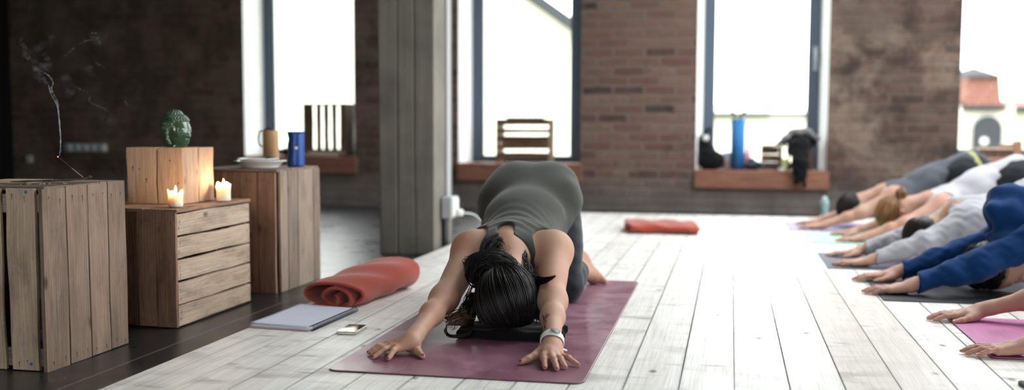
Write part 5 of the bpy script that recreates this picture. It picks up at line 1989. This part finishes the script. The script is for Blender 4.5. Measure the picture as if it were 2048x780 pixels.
def cap_strands(b, J, radii, n, r, lift=0.004, jitter=0.1, phi=1.75, tilt=(.8, .5), seed=0, t0=.06, t1=.97, ctr=(-.008, 0, .012), axis=None):
    rr = np.random.default_rng(seed)
    s = J.s
    c = J.j['head'] + J.face * ctr[0] * s + J.hl * ctr[1] * s + J.crown * ctr[2] * s
    A = nrm(J.face * tilt[0] + J.crown * tilt[1])
    if axis is not None:
        A = nrm(axis)
    Tp = nrm(J.crown - A * np.dot(J.crown, A))
    Lt = np.cross(A, Tp)
    R = lambda u: (np.outer(u @ J.hl, J.hl) * radii[0] + np.outer(u @ J.face, J.face) * radii[1] + np.outer(u @ J.crown, J.crown) * radii[2]) * s
    for k in range(n):
        ph = rr.uniform(-phi, phi)
        ts = np.linspace(t0 + rr.uniform(0, .05), t1 - rr.uniform(0, .06), 18) * PI
        phs = ph * (1 + jitter * rr.normal() * np.sin(ts)) + 0.1 * rr.normal()
        u = np.cos(ts)[:, None] * A + np.sin(ts)[:, None] * (np.cos(phs)[:, None] * Tp + np.sin(phs)[:, None] * Lt)
        wv = 1 + 0.02 * rr.normal() + 0.012 * np.sin(ts * 3 + rr.uniform(0, 6))
        P = c + R(u) * wv[:, None] + (R(u) / (np.linalg.norm(R(u), axis=1)[:, None])) * lift * rr.uniform(0, 1)
        P[:, 2] = np.maximum(P[:, 2], .049 if J.O[0] < -.5 else .0095)
        rad = r * rr.uniform(.6, 1.25) * np.sin(np.linspace(.15, PI - .15, 18)) ** .5
        b.tube(P, rad, 5, True, None, float(rr.uniform(0, 1)))


def lock(b, guide, n, spread, r, seed=0, wave=0.004, rlo=0.0, rhi=1.0):
    """bundle of hair strands along a guide; spread is a list of bundle radii"""
    rr = np.random.default_rng(seed)
    G = bez(guide, 26)
    m = len(G)
    sp_ = np.interp(np.linspace(0, 1, m), np.linspace(0, 1, len(spread)), spread)
    tg = np.gradient(G, axis=0)
    tg /= np.linalg.norm(tg, axis=1)[:, None]
    n1 = np.cross(tg, V3(0.2, 0.1, 0.97))
    n1 /= np.linalg.norm(n1, axis=1)[:, None] + 1e-9
    n2 = np.cross(tg, n1)
    for k in range(n):
        a = rr.uniform(0, 2 * PI)
        q = math.sqrt(rr.uniform(0, 1))
        tw = rr.uniform(-1, 1)
        aa = a + tw * np.linspace(0, 1.5, m)
        ph = rr.uniform(0, 6, 2)
        x = np.linspace(0, 1, m)
        w = wave * (np.sin(7 * x + ph[0]) + .5 * np.sin(15 * x + ph[1]))
        P = G + n1 * (np.cos(aa) * q * sp_ + w)[:, None] + n2 * (np.sin(aa) * q * sp_ + w * .6)[:, None]
        e = int(m * rr.uniform(.86, 1.0))
        P = P[:max(6, e)]
        P[:, 2] = np.maximum(P[:, 2], np.where((P[:, 0] < -.47) & (P[:, 0] > -.84) & (P[:, 1] > 2.975) & (P[:, 1] < 3.21), .049, .0085))
        rad = r * rr.uniform(.6, 1.3) * np.linspace(1, .35, len(P))
        b.tube(P, rad, 5, True, None, float(rr.uniform(rlo, rhi)))


def coil(b, c, ax1, ax2, R1, R2, n, thick, r, seed=0, lo=0.3, hi=1.0):
    """bun: strands wound round in loops"""
    rr = np.random.default_rng(seed)
    nx = np.cross(ax1, ax2)
    for k in range(n):
        a0 = rr.uniform(0, 2 * PI)
        ln = rr.uniform(1.2, 2.6) * PI
        q = rr.uniform(lo, hi)
        off = rr.normal() * thick * (1.1 - q * .6)
        x = np.linspace(0, 1, 26)
        a = a0 + ln * x
        q2 = q * (1 + .10 * np.sin(3 * a + k) + .05 * rr.normal() * x)
        P = c + np.outer(np.cos(a) * R1 * q2, ax1) + np.outer(np.sin(a) * R2 * q2, ax2) + np.outer(off + thick * .5 * np.sin(2 * a + k), nx)
        b.tube(P, r * rr.uniform(.6, 1.3) * np.sin(np.linspace(.2, PI - .2, 26)) ** .4, 5, True, None, float(rr.uniform(0, 1)))


def onto(shape, pts, off=0.0011, it=4):
    P = np.array(pts, float)
    h = 5e-4
    for _ in range(it):
        d = shape.ev(P)
        g = np.stack([shape.ev(P + V3(*(h if q == a else 0 for q in range(3)))) - d for a in range(3)], 1) / h
        P = P - (d - off)[:, None] * g / ((g ** 2).sum(1)[:, None] + 1e-6)
    return P


# ------------------------------------------------------------------ the teacher on the plum mat
zk, zt = 0.030, 0.0125
wz = lambda px, py, z: on_z(px, py, z)
HR = dict(W=on_z(823, 680, 0.044), fin=[
    (wz(793, 696, zk), wz(777, 717, zt), .0080), (wz(785, 693, zk + .002), wz(748, 714, zt), .0082),
    (wz(779, 690, zk), wz(742, 708, zt), .0078), (wz(772, 688, zk - .004), wz(737, 704, zt), .0070)],
    thumb=(wz(822, 692, .026), wz(833, 696, .022), wz(836, 703, .018), wz(845, 712, .0135)))
HL = dict(W=on_z(1104, 690, 0.046), fin=[
    (wz(1087, 712, zk), wz(1090, 735, zt), .0080), (wz(1103, 712, zk + .002), wz(1114, 737, zt), .0082),
    (wz(1113, 711, zk), wz(1131, 734, zt), .0078), (wz(1121, 710, zk - .003), wz(1157, 729, zt), .0070)],
    thumb=(wz(1086, 703, .028), wz(1068, 712, .024), wz(1056, 718, .019), wz(1044, 724, .0135)))
# the two hands of the photo are not mirror images; keep finger length plausible
shR, shL = on_y(942, 500, 3.29), on_y(1107, 500, 3.29)
J1 = Pose((-.705, 2.64, 0.005), (0, -1, 0), 1.0,
          wrR=HR['W'], wrL=HL['W'], shR=shR, shL=shL,
          elR=on_y(887, 598, 3.05), elL=on_y(1106, 603, 3.045),
          hip=V3(-.738, 3.80, .388), waist=V3(-.726, 3.585, .322), chest=V3(-.712, 3.385, .228), neck=V3(-.700, 3.235, .248),
          head=V3(-.668, 3.076, .118), crown=nrm((.03, -.86, -.50)),
          knL=V3(-.600, 3.745, .066), knR=V3(-.840, 3.745, .066),
          anL=V3(-.600, 4.085, .072), heL=V3(-.596, 4.150, .112), baL=V3(-.548, 4.195, .036), toL=V3(-.528, 4.180, .018),
          anR=V3(-.835, 4.085, .072), heR=V3(-.838, 4.150, .112), baR=V3(-.870, 4.195, .036), toR=V3(-.88, 4.180, .018),
          hjL=V3(-.652, 3.795, .35), hjR=V3(-.822, 3.795, .35))
B1 = body(J1, dict(L=(HL['W'], HL['fin'], HL['thumb']), R=(HR['W'], HR['fin'], HR['thumb'])), 1.0)
woman = solid('person', B1['full'], SKIN, 0.0034, None, lambda P, d: np.maximum(d, 0.0056 - P[:, 2]))
tag(woman, 'person in olive tank top kneeling on plum mat, arms stretched forward, white watch on wrist', 'person')
make_nails(B1['nails'], NAIL_RED, woman)

# olive tank top
kh0, kh1 = on_y(1011, 474, 3.27) + V3(0, 0, .03), on_y(1020, 515, 3.15)
arm_c = [(V3(-.865, 3.265, .27), .088), (V3(-.548, 3.27, .27), .080)]


def top1(ds, P):
    d = ds[0] - 0.0105
    b_ = J1.back(P)
    sp_ = (P - J1.j['hip']) @ J1.sp
    w = folds(P, 0.0016, 15, 1.0)
    up = np.exp(-((b_ - .72) / .10) ** 2)
    xx = (P[:, 0] + .71)
    arc = np.sin(150 * (b_ + 0.9 * xx * xx / .1 * .35) + 2.0 * np.sin(14 * xx))
    w = w + 0.0020 * up * arc * np.exp(-(xx / .12) ** 2)
    side = np.exp(-((xx - .145) / .035) ** 2) * np.exp(-((b_ - 1.02) / .16) ** 2)
    w = w - 0.010 * side * (0.5 + 0.5 * np.sin(38 * (P[:, 2] * .6 + b_)))
    d = d + w
    def cut(a_, b2, k=.007):
        h = np.maximum(k - np.abs(a_ - b2), 0)
        return np.maximum(a_, b2) + h * h / (4 * k)

    d = cut(d, .625 * (P[:, 1] - 3.805) - .78 * (P[:, 2] - .40))     # hem
    d = cut(d, 0.565 - b_)                               # straps end over the shoulders
    for c, r in arm_c:
        d = cut(d, r - np.linalg.norm((P - c) * np.array([1, 1, .55]), axis=1))
    kb = kh1 - kh0
    h = np.clip((P - kh0) @ kb / (kb @ kb), 0, 1)
    return cut(d, 0.028 + .006 * h - np.linalg.norm((P - kh0 - h[:, None] * kb), axis=1))


TOP = Shape().join(B1['T'])
TOP.ell(V3(-.712, 3.60, .235), (J1.l, J1.sp, J1.bn), (.125, .20, .055), .06)
for e_ in (1, -1):
    TOP.cap(J1.j['hjL' if e_ > 0 else 'hjR'] + V3(e_ * .01, -.03, .01), J1.j['hjL' if e_ > 0 else 'hjR'] + V3(e_ * .018, -.03, -.05), .095, .09, .04)
v, q = mesh_sdf([TOP], top1, 0.0034)
OLIVE = fabric_mat('olive_jersey', (52, 53, 46), 0.85, 900, 0.25, 0.10)
np_mesh('tank_top', v, q, OLIVE, woman)
# hem of the top hanging loose under the belly and over the hip


def leg_fn(J, lo_waist, b_ank, off=0.0055):
    def fn(ds, P):
        w_ = off - folds(P, 0.0010, 60, 2.0)
        sp_ = (P - J.j['hip']) @ J.sp
        a_, b2 = np.maximum(ds[0] - w_, sp_ - lo_waist), ds[1] - w_
        h = np.maximum(.06 - np.abs(a_ - b2), 0)
        d = np.minimum(a_, b2) - h * h / .24
        d = np.maximum(d, J.back(P) - b_ank)
        return np.maximum(d, 0.0056 - P[:, 2])
    return fn


BLACKLEG = fabric_mat('black_leggings', (24, 27, 34), 0.7, 900, 0.2, 0.1)
v, q = mesh_sdf([B1['T'], B1['L']], leg_fn(J1, 0.10, 1.435), 0.005)
np_mesh('leggings', v, q, BLACKLEG, woman)

# tattoos: a little dark bird on the left forearm and a faint flower at the neck
TAT = simple('tattoo_ink', (54, 52, 56), 0.5, 0.3)
TATF = simple('faint_tattoo_ink', (128, 100, 86), 0.5, 0.3)


def seen(shape, px, py, y):
    """first point of the surface along a line of sight"""
    d = nrm(ray(px, py))
    t = y * 0.90
    for _ in range(60):
        p = CO + d * t
        q = float(shape.ev(p[None, :])[0]) - 0.0011
        if q < 2e-4:
            break
        t += q * 0.9
    return p


def inkpatch(name, strokes, y, mat, wpx, shape):
    b = MB()
    for st in strokes:
        C = np.array([seen(shape, px, py, y) for px, py in bez([(a, c, 0) for a, c in st], 14)[:, :2]])
        tg = np.gradient(C, axis=0)
        nn = nrm(CO - C.mean(0))
        sd = np.cross(tg, nn)
        sd /= np.linalg.norm(sd, axis=1)[:, None] + 1e-9
        n = len(C)
        wd = wpx / F * 3.1 * np.sin(np.linspace(.25, PI - .12, n)) ** .8
        Lp, Rp = onto(shape, C + sd * wd[:, None] / 2), onto(shape, C - sd * wd[:, None] / 2)
        vv = list(Lp) + list(C + nn * .0002) + list(Rp)
        ff = []
        for i in range(n - 1):
            ff += [(i, i + 1, n + i + 1, n + i), (n + i, n + i + 1, 2 * n + i + 1, 2 * n + i)]
        b.add(vv, ff, None, .5, True)
    return b.build(name, mat, woman)


inkpatch('tattoo', [[(1096, 627), (1091, 632), (1088, 640), (1087, 652)], [(1098, 630), (1092, 635), (1088, 642)], [(1100, 628), (1094, 633), (1090, 640)], [(1085, 630), (1087, 636), (1088, 643)], [(1086, 645), (1090, 642), (1094, 640)], [(1088, 650), (1090, 657), (1088, 664)], [(1093, 640), (1090, 648), (1087, 655)]], 2.97, TAT, 4.2, B1['full'])
inkpatch('tattoo', [[(1014 + 2 * math.cos(a), 496 + 1.6 * math.sin(a)), (1014 + 6.5 * math.cos(a - .32), 496 + 5 * math.sin(a - .32)), (1014 + 8 * math.cos(a), 496 + 6 * math.sin(a)), (1014 + 6.5 * math.cos(a + .32), 496 + 5 * math.sin(a + .32)), (1014 + 2 * math.cos(a), 496 + 1.6 * math.sin(a))] for a in np.arange(0, 2 * PI, PI / 3)], 3.22, TATF, 1.1, B1['full'])

# white sports watch
wc = J1.j['wrL']
fv = nrm(J1.j['elL'] - wc)
wp = wc + fv * 0.022
wn = nrm(UP + V3(.34, -.25, 0) - fv * np.dot(UP + V3(.34, -.25, 0), fv))
ws = np.cross(wn, fv)
b = MB()
ringo = []
verts, faces = [], []
nn_ = 40
for k in range(nn_):
    a = 2 * PI * k / nn_
    wdt = 0.0118 + 0.007 * max(0, math.cos(a)) ** 3
    rx, rz_ = 0.0320, 0.0290
    ct = wp + ws * rx * math.sin(a) + wn * rz_ * math.cos(a)
    no = nrm(ws * math.sin(a) / rx + wn * math.cos(a) / rz_)
    for (du, dn) in ((-1, 0), (-.8, .0025), (.8, .0025), (1, 0), (.8, -.0015), (-.8, -.0015)):
        verts.append(ct + fv * wdt * du + no * dn)
for k in range(nn_):
    for q in range(6):
        a0, a1 = k * 6 + q, k * 6 + (q + 1) % 6
        b0, b1 = ((k + 1) % nn_) * 6 + q, ((k + 1) % nn_) * 6 + (q + 1) % 6
        faces.append((a0, a1, b1, b0))
b.add(verts, faces, None, .5, True)
b.tube([wp - ws * .029 - wn * .010, wp - ws * .036 - wn * .014 - fv * .004, wp - ws * .047 - wn * .012 - fv * .008], [.004, .0055, .0035], 10, flat=(wn, .45))
watch = b.build('wristwatch', simple('white_rubber', (228, 228, 230), 0.4, 0.5), woman)
fr_ = np.array([fv, ws, wn])
b = MB(); b.lathe([(0.0, .0035), (.0125, .0035), (.0152, .002), (.0155, -.001)], wp + wn * 0.0310, 30, fr_); b.build('watch_case', M['white'], watch)
b = MB(); b.lathe([(.0105, .0034), (.0125, .0044), (.0138, .0034)], wp + wn * 0.0311, 30, fr_); b.build('bezel', M['metal'], watch)
b = MB(); b.lathe([(0.0, .0042), (.0105, .0040), (.0105, .003)], wp + wn * 0.0310, 30, fr_); b.build('dial', simple('grey_dial', (150, 156, 160), 0.25, 0.5), watch)
b = MB(); b.prism([wp + wn * .0354 + fv * x + ws * y for x, y in ((-.0012, -.006), (.0012, -.006), (.0012, .006), (-.0012, .006))], wn * .0003); b.build('watch_digits', M['black'], watch)

# hair: smooth crown, loose bun and stray locks
hs = Shape()
hc = J1.j['head']
hs.ell(hc + J1.crown * .012 - J1.face * .012, (J1.hl, J1.face, J1.crown), (.082, .097, .098), .03)
bunc = on_y(985, 540, 3.13)
hs.ell(bunc, ((1, 0, 0), (0, 1, 0), (0, 0, 1)), (.058, .04, .040), .03)
hs.cap(on_y(1030, 540, 3.12), bunc, .022, .03, .03)
hair = solid('hair', hs, HAIR_BLACK, 0.005, woman, lambda P, d: np.maximum(d + folds(P, .003, 70, 2.0), .049 - P[:, 2]))
b = MB()
cap_strands(b, J1, (.090, .101, .104), 1000, .0017, .010, .22, 1.9, (.85, .45), 3, .10, .95, axis=hc - bunc + V3(0, .02, -.05))
coil(b, bunc + V3(0, -.01, 0), V3(1, 0, .1), nrm((-.1, -.35, .93)), .082, .062, 420, .020, .0015, 5)
pl = lambda px, py, y: on_y(px, py, y)
lock(b, [pl(960, 560, 3.10), pl(968, 520, 3.14), pl(985, 498, 3.17), pl(1000, 490, 3.185), pl(1012, 505, 3.17), pl(1025, 530, 3.14)], 130, [.022, .028, .026, .016, .022], .0016, 7)
lock(b, [pl(1003, 492, 3.19), pl(1020, 520, 3.16), pl(1036, 545, 3.13), pl(1030, 575, 3.06)], 120, [.014, .022, .027, .02], .0016, 8)
lock(b, [pl(1030, 550, 3.11), pl(1052, 556, 3.11), pl(1074, 562, 3.09), pl(1092, 560, 3.06), pl(1113, 551, 3.03)], 110, [.024, .026, .017, .009, .002], .0016, 9, .002)
lock(b, [pl(1047, 500, 3.20), pl(1048, 520, 3.17), pl(1056, 545, 3.13), pl(1060, 575, 3.08)], 22, [.006, .012, .016, .012], .0022, 10)
lock(b, [pl(945, 590, 3.08), pl(940, 615, 3.05), pl(936, 640, 3.03), pl(925, 655, 3.0), pl(900, 660, 2.99)], 90, [.016, .018, .016, .02, .012], .0016, 11, .006)
lock(b, [pl(955, 545, 3.12), pl(940, 535, 3.13), pl(932, 522, 3.15), pl(940, 515, 3.17), pl(958, 520, 3.17)], 10, [.006, .008, .005], .0016, 12)
lock(b, [pl(950, 510, 3.18), pl(935, 520, 3.17), pl(930, 532, 3.15), pl(940, 545, 3.13)], 6, [.004, .006, .004], .0014, 13)
lock(b, [pl(945, 570, 3.08), pl(937, 590, 3.06), pl(932, 605, 3.04), pl(928, 625, 3.02)], 6, [.006, .008, .006], .0013, 14)
lock(b, [pl(948, 600, 3.05), pl(930, 603, 3.03), pl(920, 620, 3.01), pl(926, 634, 3.0)], 8, [.003, .003, .003], .0014, 24)
lock(b, [pl(1052, 556, 3.10), pl(1068, 585, 3.07), pl(1077, 618, 3.05), pl(1076, 650, 3.02)], 150, [.022, .024, .022, .02], .0016, 30, .004)
# a loop of hair lying on the mat
lp = [pl(944, 640, 3.02), pl(943, 658, 2.985), pl(935, 669, 2.965), pl(915, 673, 2.955), pl(897, 671, 2.96), pl(891, 661, 2.975), pl(897, 655, 2.985)]
lp = [V3(q_[0], q_[1], max(q_[2], .012)) for q_ in lp]
lock(b, lp, 16, [.004, .005, .006, .005, .004], .0018, 15, .001)
for k in range(16):
    a = rng.uniform(0, 2 * PI)
    lock(b, [bunc + V3(.05 * math.cos(a), -.02, .04 * math.sin(a)), bunc + V3(.075 * math.cos(a + .3), -.03, .06 * math.sin(a + .3)), bunc + V3(.085 * math.cos(a + .7), -.02, .07 * math.sin(a + .7))], 2, [.002, .003], .0011, 40 + k)
b.build('strands', HAIR_BLACK, hair)
b = MB()
lk = lambda pts: [V3(q_[0], q_[1], max(q_[2], .014)) for q_ in pts]
lock(b, lk([pl(935, 628, 3.03), pl(918, 632, 3.02), pl(903, 640, 3.0), pl(895, 652, 2.985)]), 60, [.012, .016, .014, .008], .0011, 16, .005, .3, 1)
lock(b, lk([pl(938, 635, 3.03), pl(925, 648, 3.0), pl(908, 655, 2.985), pl(893, 658, 2.98)]), 60, [.012, .014, .012, .006], .0011, 17, .005, .3, 1)
lock(b, lk([pl(930, 620, 3.04), pl(908, 628, 3.02), pl(893, 634, 3.01), pl(897, 642, 3.0)]), 14, [.008, .01, .008, .004], .0016, 18, .005, .2, .8)
b.build('curled_ends', HAIR_TIP, hair)

# black folded cloth under the woman's forehead
s = Shape()
s.ell((-0.66, 3.09, 0.020), ((1, 0.02, 0), (0, 1, 0), (0, 0, 1)), (0.165, 0.10, 0.023), 0.02)
s.cap((-0.80, 3.00, 0.018), (-0.50, 3.005, 0.018), 0.014, 0.014, 0.02)
s.cap((-0.80, 3.05, 0.018), (-0.50, 3.06, 0.018), 0.013, 0.013, 0.02)
s.cap((-0.80, 3.12, 0.020), (-0.50, 3.13, 0.020), 0.014, 0.014, 0.02)
o = solid('folded_cloth', s, M['blackcloth'], 0.005, None, lambda P, d: np.maximum(np.maximum(d + folds(P, 0.003, 45, 2.0), 0.0055 - P[:, 2]), 0.006 - B1['H'].ev(P))); tag(o, 'flat black folded cloth under the head of the kneeling woman', 'cloth')


# ------------------------------------------------------------------ the row of people on the right
def row_person(O, half, s, skin, cloth, cloth_col, label, hairmat, sleeve=False, cell=0.0045, leg=BLACKLEG, hood=False, bun=None, short=False, over=None, band=None, waist=0.13, nails=None, spread=0.0, strap=None, hairlen=0):
    O = V3(*O)
    J = Pose(O, (-1, 0, 0), s)
    ov = {}
    for e, n in ((1, 'L'), (-1, 'R')):
        ov['wr' + n] = J.L(.205, e * half / s, .040)
        ov['el' + n] = J.L(.435, e * (half / s * .86 + .01), .120)
    if over:
        for k, (b_, v_, w_) in over.items():
            ov[k] = J.L(b_, v_, w_) if k not in ('crown', 'face') else nrm(J.f * b_ + J.l * v_ + UP * w_)
    J = Pose(O, (-1, 0, 0), s, **ov)
    hands = {n: hand_auto(J, n, s, spread) for n in 'LR'}
    B = body(J, hands, 1.0 if not hood else 1.1)
    p = solid('person', B['full'], skin, cell, None, lambda P, d: np.maximum(d, 0.0056 - P[:, 2]))
    tag(p, label, 'person', 'people kneeling in a row on the right')
    if nails:
        make_nails(B['nails'], nails, p)
    # upper clothing
    cm = fabric_mat(cloth + '_cloth_%d' % int(O[1] * 10), cloth_col, 0.9, 600, 0.08, 0.1)
    if sleeve:
        SH = Shape().join(B['T']).join(B['A'])
        off = 0.013 if hood else 0.009

        def fn(ds, P):
            b_ = J.back(P)
            d = ds[0] - off + folds(P, 0.0042 if hood else 0.0030, 30, s * 3) + folds(P, 0.0016, 75, s * 5)
            d = np.maximum(d, .225 - b_)
            d = np.maximum(d, -((P - J.j['hip']) @ J.sp) - .09)
            hd = np.linalg.norm(P - J.j['neck'] - J.f * .05 * s + UP * .01, axis=1)
            return np.maximum(np.maximum(d, 0.043 * s - hd), .006 - P[:, 2])
    else:
        SH = B['T']

        def fn(ds, P):
            b_ = J.back(P)
            d = ds[0] - 0.010 + folds(P, 0.0028, 34, s * 3)
            d = np.maximum(d, -((P - J.j['hip']) @ J.sp) - .07)
            d = np.maximum(d, .60 - b_)
            for n in 'LR':
                e = 1 if n == 'L' else -1
                d = np.maximum(d, .078 * s - np.linalg.norm(P - J.j['sh' + n] - J.l * e * .03 * s, axis=1))
            return d
    v, q = mesh_sdf([SH], fn, cell)
    g = np_mesh(cloth, v, q, cm, p)
    v, q = mesh_sdf([B['T'], B['L']], leg_fn(J, waist, 1.44, .006), cell * 1.3)
    np_mesh('leggings', v, q, leg, p)
    if band:
        v, q = mesh_sdf([B['T']], lambda ds, P: np.maximum(ds[0] - .012, np.abs((P - J.j['hip']) @ J.sp + .075) - .016), cell)
        np_mesh('waistband', v, q, band, p)
    # hair
    hs = Shape()
    c = J.j['head']
    hs.ell(c + J.crown * .018 * s - J.face * .018 * s, (J.hl, J.face, J.crown), (.079 * s, .092 * s, .094 * s), .03)
    if bun is not None:
        bc_ = J.L(*bun)
        hs.sph(bc_, .034 * s, .03)
    h = solid('hair', hs, hairmat, .005, p, lambda P, d: np.maximum(np.maximum(d + folds(P, .0025, 80, 1.0), .02 - P[:, 2]), (P - c) @ J.face - .045 * s))
    bb = MB()
    cap_strands(bb, J, (.083, .096, .099), 420, .0018, .005, .12, 1.7, (.75, .6), int(O[1] * 10), .16, .80 if short else .95, (-.018, 0, .018))
    if bun is not None:
        coil(bb, bc_, J.f * .5 + UP * .86, J.l, .040 * s, .040 * s, 70, .016, .0024, 3)
        lock(bb, [c + J.crown * .05 * s - J.face * .09 * s, (c + bc_) / 2 + UP * .015, bc_], 40, [.04, .025, .012], .0024, 4)
    if hairlen:
        for k in range(4):
            a = c - J.face * .05 * s + J.crown * .08 * s + J.hl * (.05 - .033 * k) * s
            e_ = V3(a[0] - hairlen, a[1] + rng.normal() * .02, .014)
            lock(bb, [a, (a + e_) / 2 + UP * .02, e_, e_ + V3(-.04, rng.normal() * .03, .001)], 70, [.025, .03, .03, .01], .0016, 5 + k)
    bb.build('strands', hairmat, h)
    return J, B, p


J, B, p1_ = row_person((.628, 3.395, 0.0), .285, 1.0, SKIN2, 'top', (60, 56, 60), 'person nearest on the right, bare forearms reaching over the pink mat',
           HAIR_BROWN, cell=.0038, nails=NAIL_PALE, spread=0.25, hairlen=.14, over=dict(head=(.60, 0, .125), neck=(.66, 0, .245), elL=(.44, .25, .10), elR=(.44, -.24, .115)))
for n, fr_t in (('R', .16),):
    a, c = J.j['wr' + n], J.j['el' + n]
    q = a + (c - a) * fr_t
    ax = nrm(c - a); s1 = nrm(np.cross(ax, UP)); s2 = np.cross(ax, s1)
    b = MB(); b.tube([q + s1 * .0272 * math.cos(t_) + s2 * .0255 * math.sin(t_) for t_ in np.linspace(0, 2 * PI, 30)], .0010, 6, False); b.build('bracelet', M['black'], p1_)

J, B, p = row_person((.482, 4.385, 0.0), .19, 1.06, SKIN2, 'hoodie', (2, 48, 98), 'person in royal blue hoodie with the hood hanging at the neck',
           HAIR_DARK, sleeve=True, hood=True, short=True, spread=-.6, over=dict(head=(.535, 0, .098), neck=(.66, 0, .245), shL=(.69, .125, .255), shR=(.69, -.125, .255), chest=(.80, 0, .25), waist=(1.0, 0, .34), hip=(1.23, 0, .40), crown=(.75, 0, -.66)))
hd = Shape()
L = J.L
hd.chain([L(.52, .10, .235), L(.50, .085, .31), L(.53, .03, .355), L(.54, -.04, .35), L(.53, -.10, .30), L(.56, -.12, .24)], [.030, .034, .038, .038, .034, .03], .03)
hd.chain([L(.54, .10, .24), L(.555, .10, .31), L(.58, .04, .365), L(.59, -.05, .36), L(.59, -.11, .29)], [.030, .034, .034, .034, .03], .03)
hd.chain([L(.62, .10, .28), L(.61, .04, .345), L(.62, -.05, .34), L(.63, -.11, .28)], [.045, .042, .042, .045], .04)
hd.chain([L(.49, .09, .22), L(.52, .12, .20), L(.58, .13, .20)], [.022, .03, .035], .03)
solid('hood', hd, bpy.data.materials['hoodie_cloth_43'], .0045, p, lambda P, d: d + folds(P, .007, 24, 2.0))

row_person((.445, 5.20, 0.0), .20, 1.0, SKIN, 'sweater', (168, 168, 174), 'person in heather grey long-sleeved top with short dark hair, third in the row',
           HAIR_DARK, sleeve=True, short=True, spread=-.5, over=dict(head=(.50, 0, .135), neck=(.62, 0, .26), hip=(1.12, 0, .40)))
row_person((.56, 6.28, 0.0), .19, .95, SKIN2, 'tank_top', (184, 182, 190), 'person in pale grey sleeveless top with ginger hair in a bun',
           HAIR_GINGER, bun=(.43, 0, .285), over=dict(head=(.41, 0, .165), hip=(1.07, 0, .40), waist=(.87, 0, .345), hjL=(1.07, .085, .36), hjR=(1.07, -.085, .36)))
LIME = simple('lime_band', (150, 152, 100), 0.8)
row_person((.40, 6.98, 0.0), .17, .96, SKIN, 'tank_top', (84, 86, 94), 'person in dark grey top farthest back in the row by the wall',
           HAIR_DARK, band=LIME, over=dict(head=(.42, 0, .14), hip=(1.09, 0, .395), waist=(.88, 0, .335), hjL=(1.09, .085, .36), hjR=(1.09, -.085, .36)))

for (x0, y0, y1, m_, lb) in ((.735, 3.09, 3.73, M['pink'], 'bright pink yoga mat at right under the nearest bare forearms'),
                             (.575, 4.045, 4.70, M['blackmat'], 'black yoga mat under the person in the blue hoodie'),
                             (.45, 4.93, 5.53, M['slatemat'], 'slate grey yoga mat under the person in grey sleeves'),
                             (.455, 6.00, 6.60, M['greenmat'], 'mint green yoga mat under the person with ginger bun'),
                             (.37, 6.72, 7.32, M['lilacmat'], 'pale lilac yoga mat farthest back near the wall')):
    yoga_mat((x0 + .87, (y0 + y1) / 2), y1 - y0, 1.74, PI / 2 * 0 + 0.0, m_, lb) if False else yoga_mat((x0 + .87, (y0 + y1) / 2), 1.74, y1 - y0, 0.0, m_, lb, .005, .012)

# ================================================================== light
w = bpy.data.worlds.new('overcast_sky')
sc.world = w
w.use_nodes = True
bg = w.node_tree.nodes['Background']
bg.inputs[0].default_value = (0.96, 0.98, 1.0, 1)
bg.inputs[1].default_value = 6.5


def portal(x, y, z, sx, sz, rz):
    l_ = bpy.data.lights.new('window_portal', 'AREA')
    l_.shape = 'RECTANGLE'
    l_.size, l_.size_y = sx, sz
    l_.cycles.is_portal = True
    o = bpy.data.objects.new('window_portal', l_)
    COL.objects.link(o)
    o.location = (x, y, z)
    o.rotation_euler = (PI / 2, 0, rz)
    return o


for (x0, x1, zs) in W:
    portal((x0 + x1) / 2, YO + 0.05, (zs + ZT) / 2, x1 - x0, ZT - zs, PI)
for (y0, y1) in RW:
    portal(XR + 0.45, (y0 + y1) / 2, 1.8, y1 - y0, 2.8, PI / 2)

for (x0, x1) in FW:
    portal((x0 + x1) / 2, YN - 0.45, 1.85, x1 - x0, 2.5, 0)
o = portal((SK[0] + SK[1]) / 2, (SK[2] + SK[3]) / 2, ZC + 0.3, SK[1] - SK[0], SK[3] - SK[2], 0)
o.rotation_euler = (0, 0, 0)

sc.view_settings.view_transform = 'Standard'
sc.view_settings.look = 'None'
sc.view_settings.exposure = 0.28
sc.view_settings.gamma = 1.0
sc.view_settings.use_curve_mapping = False
sc.cycles.use_denoising = True
sc.cycles.denoiser = 'OPENIMAGEDENOISE'
sc.cycles.max_bounces = 10
sc.cycles.diffuse_bounces = 5
sc.cycles.glossy_bounces = 4
sc.cycles.transparent_max_bounces = 24
sc.cycles.caustics_reflective = False
sc.cycles.caustics_refractive = False
sc.cycles.sample_clamp_indirect = 6.0
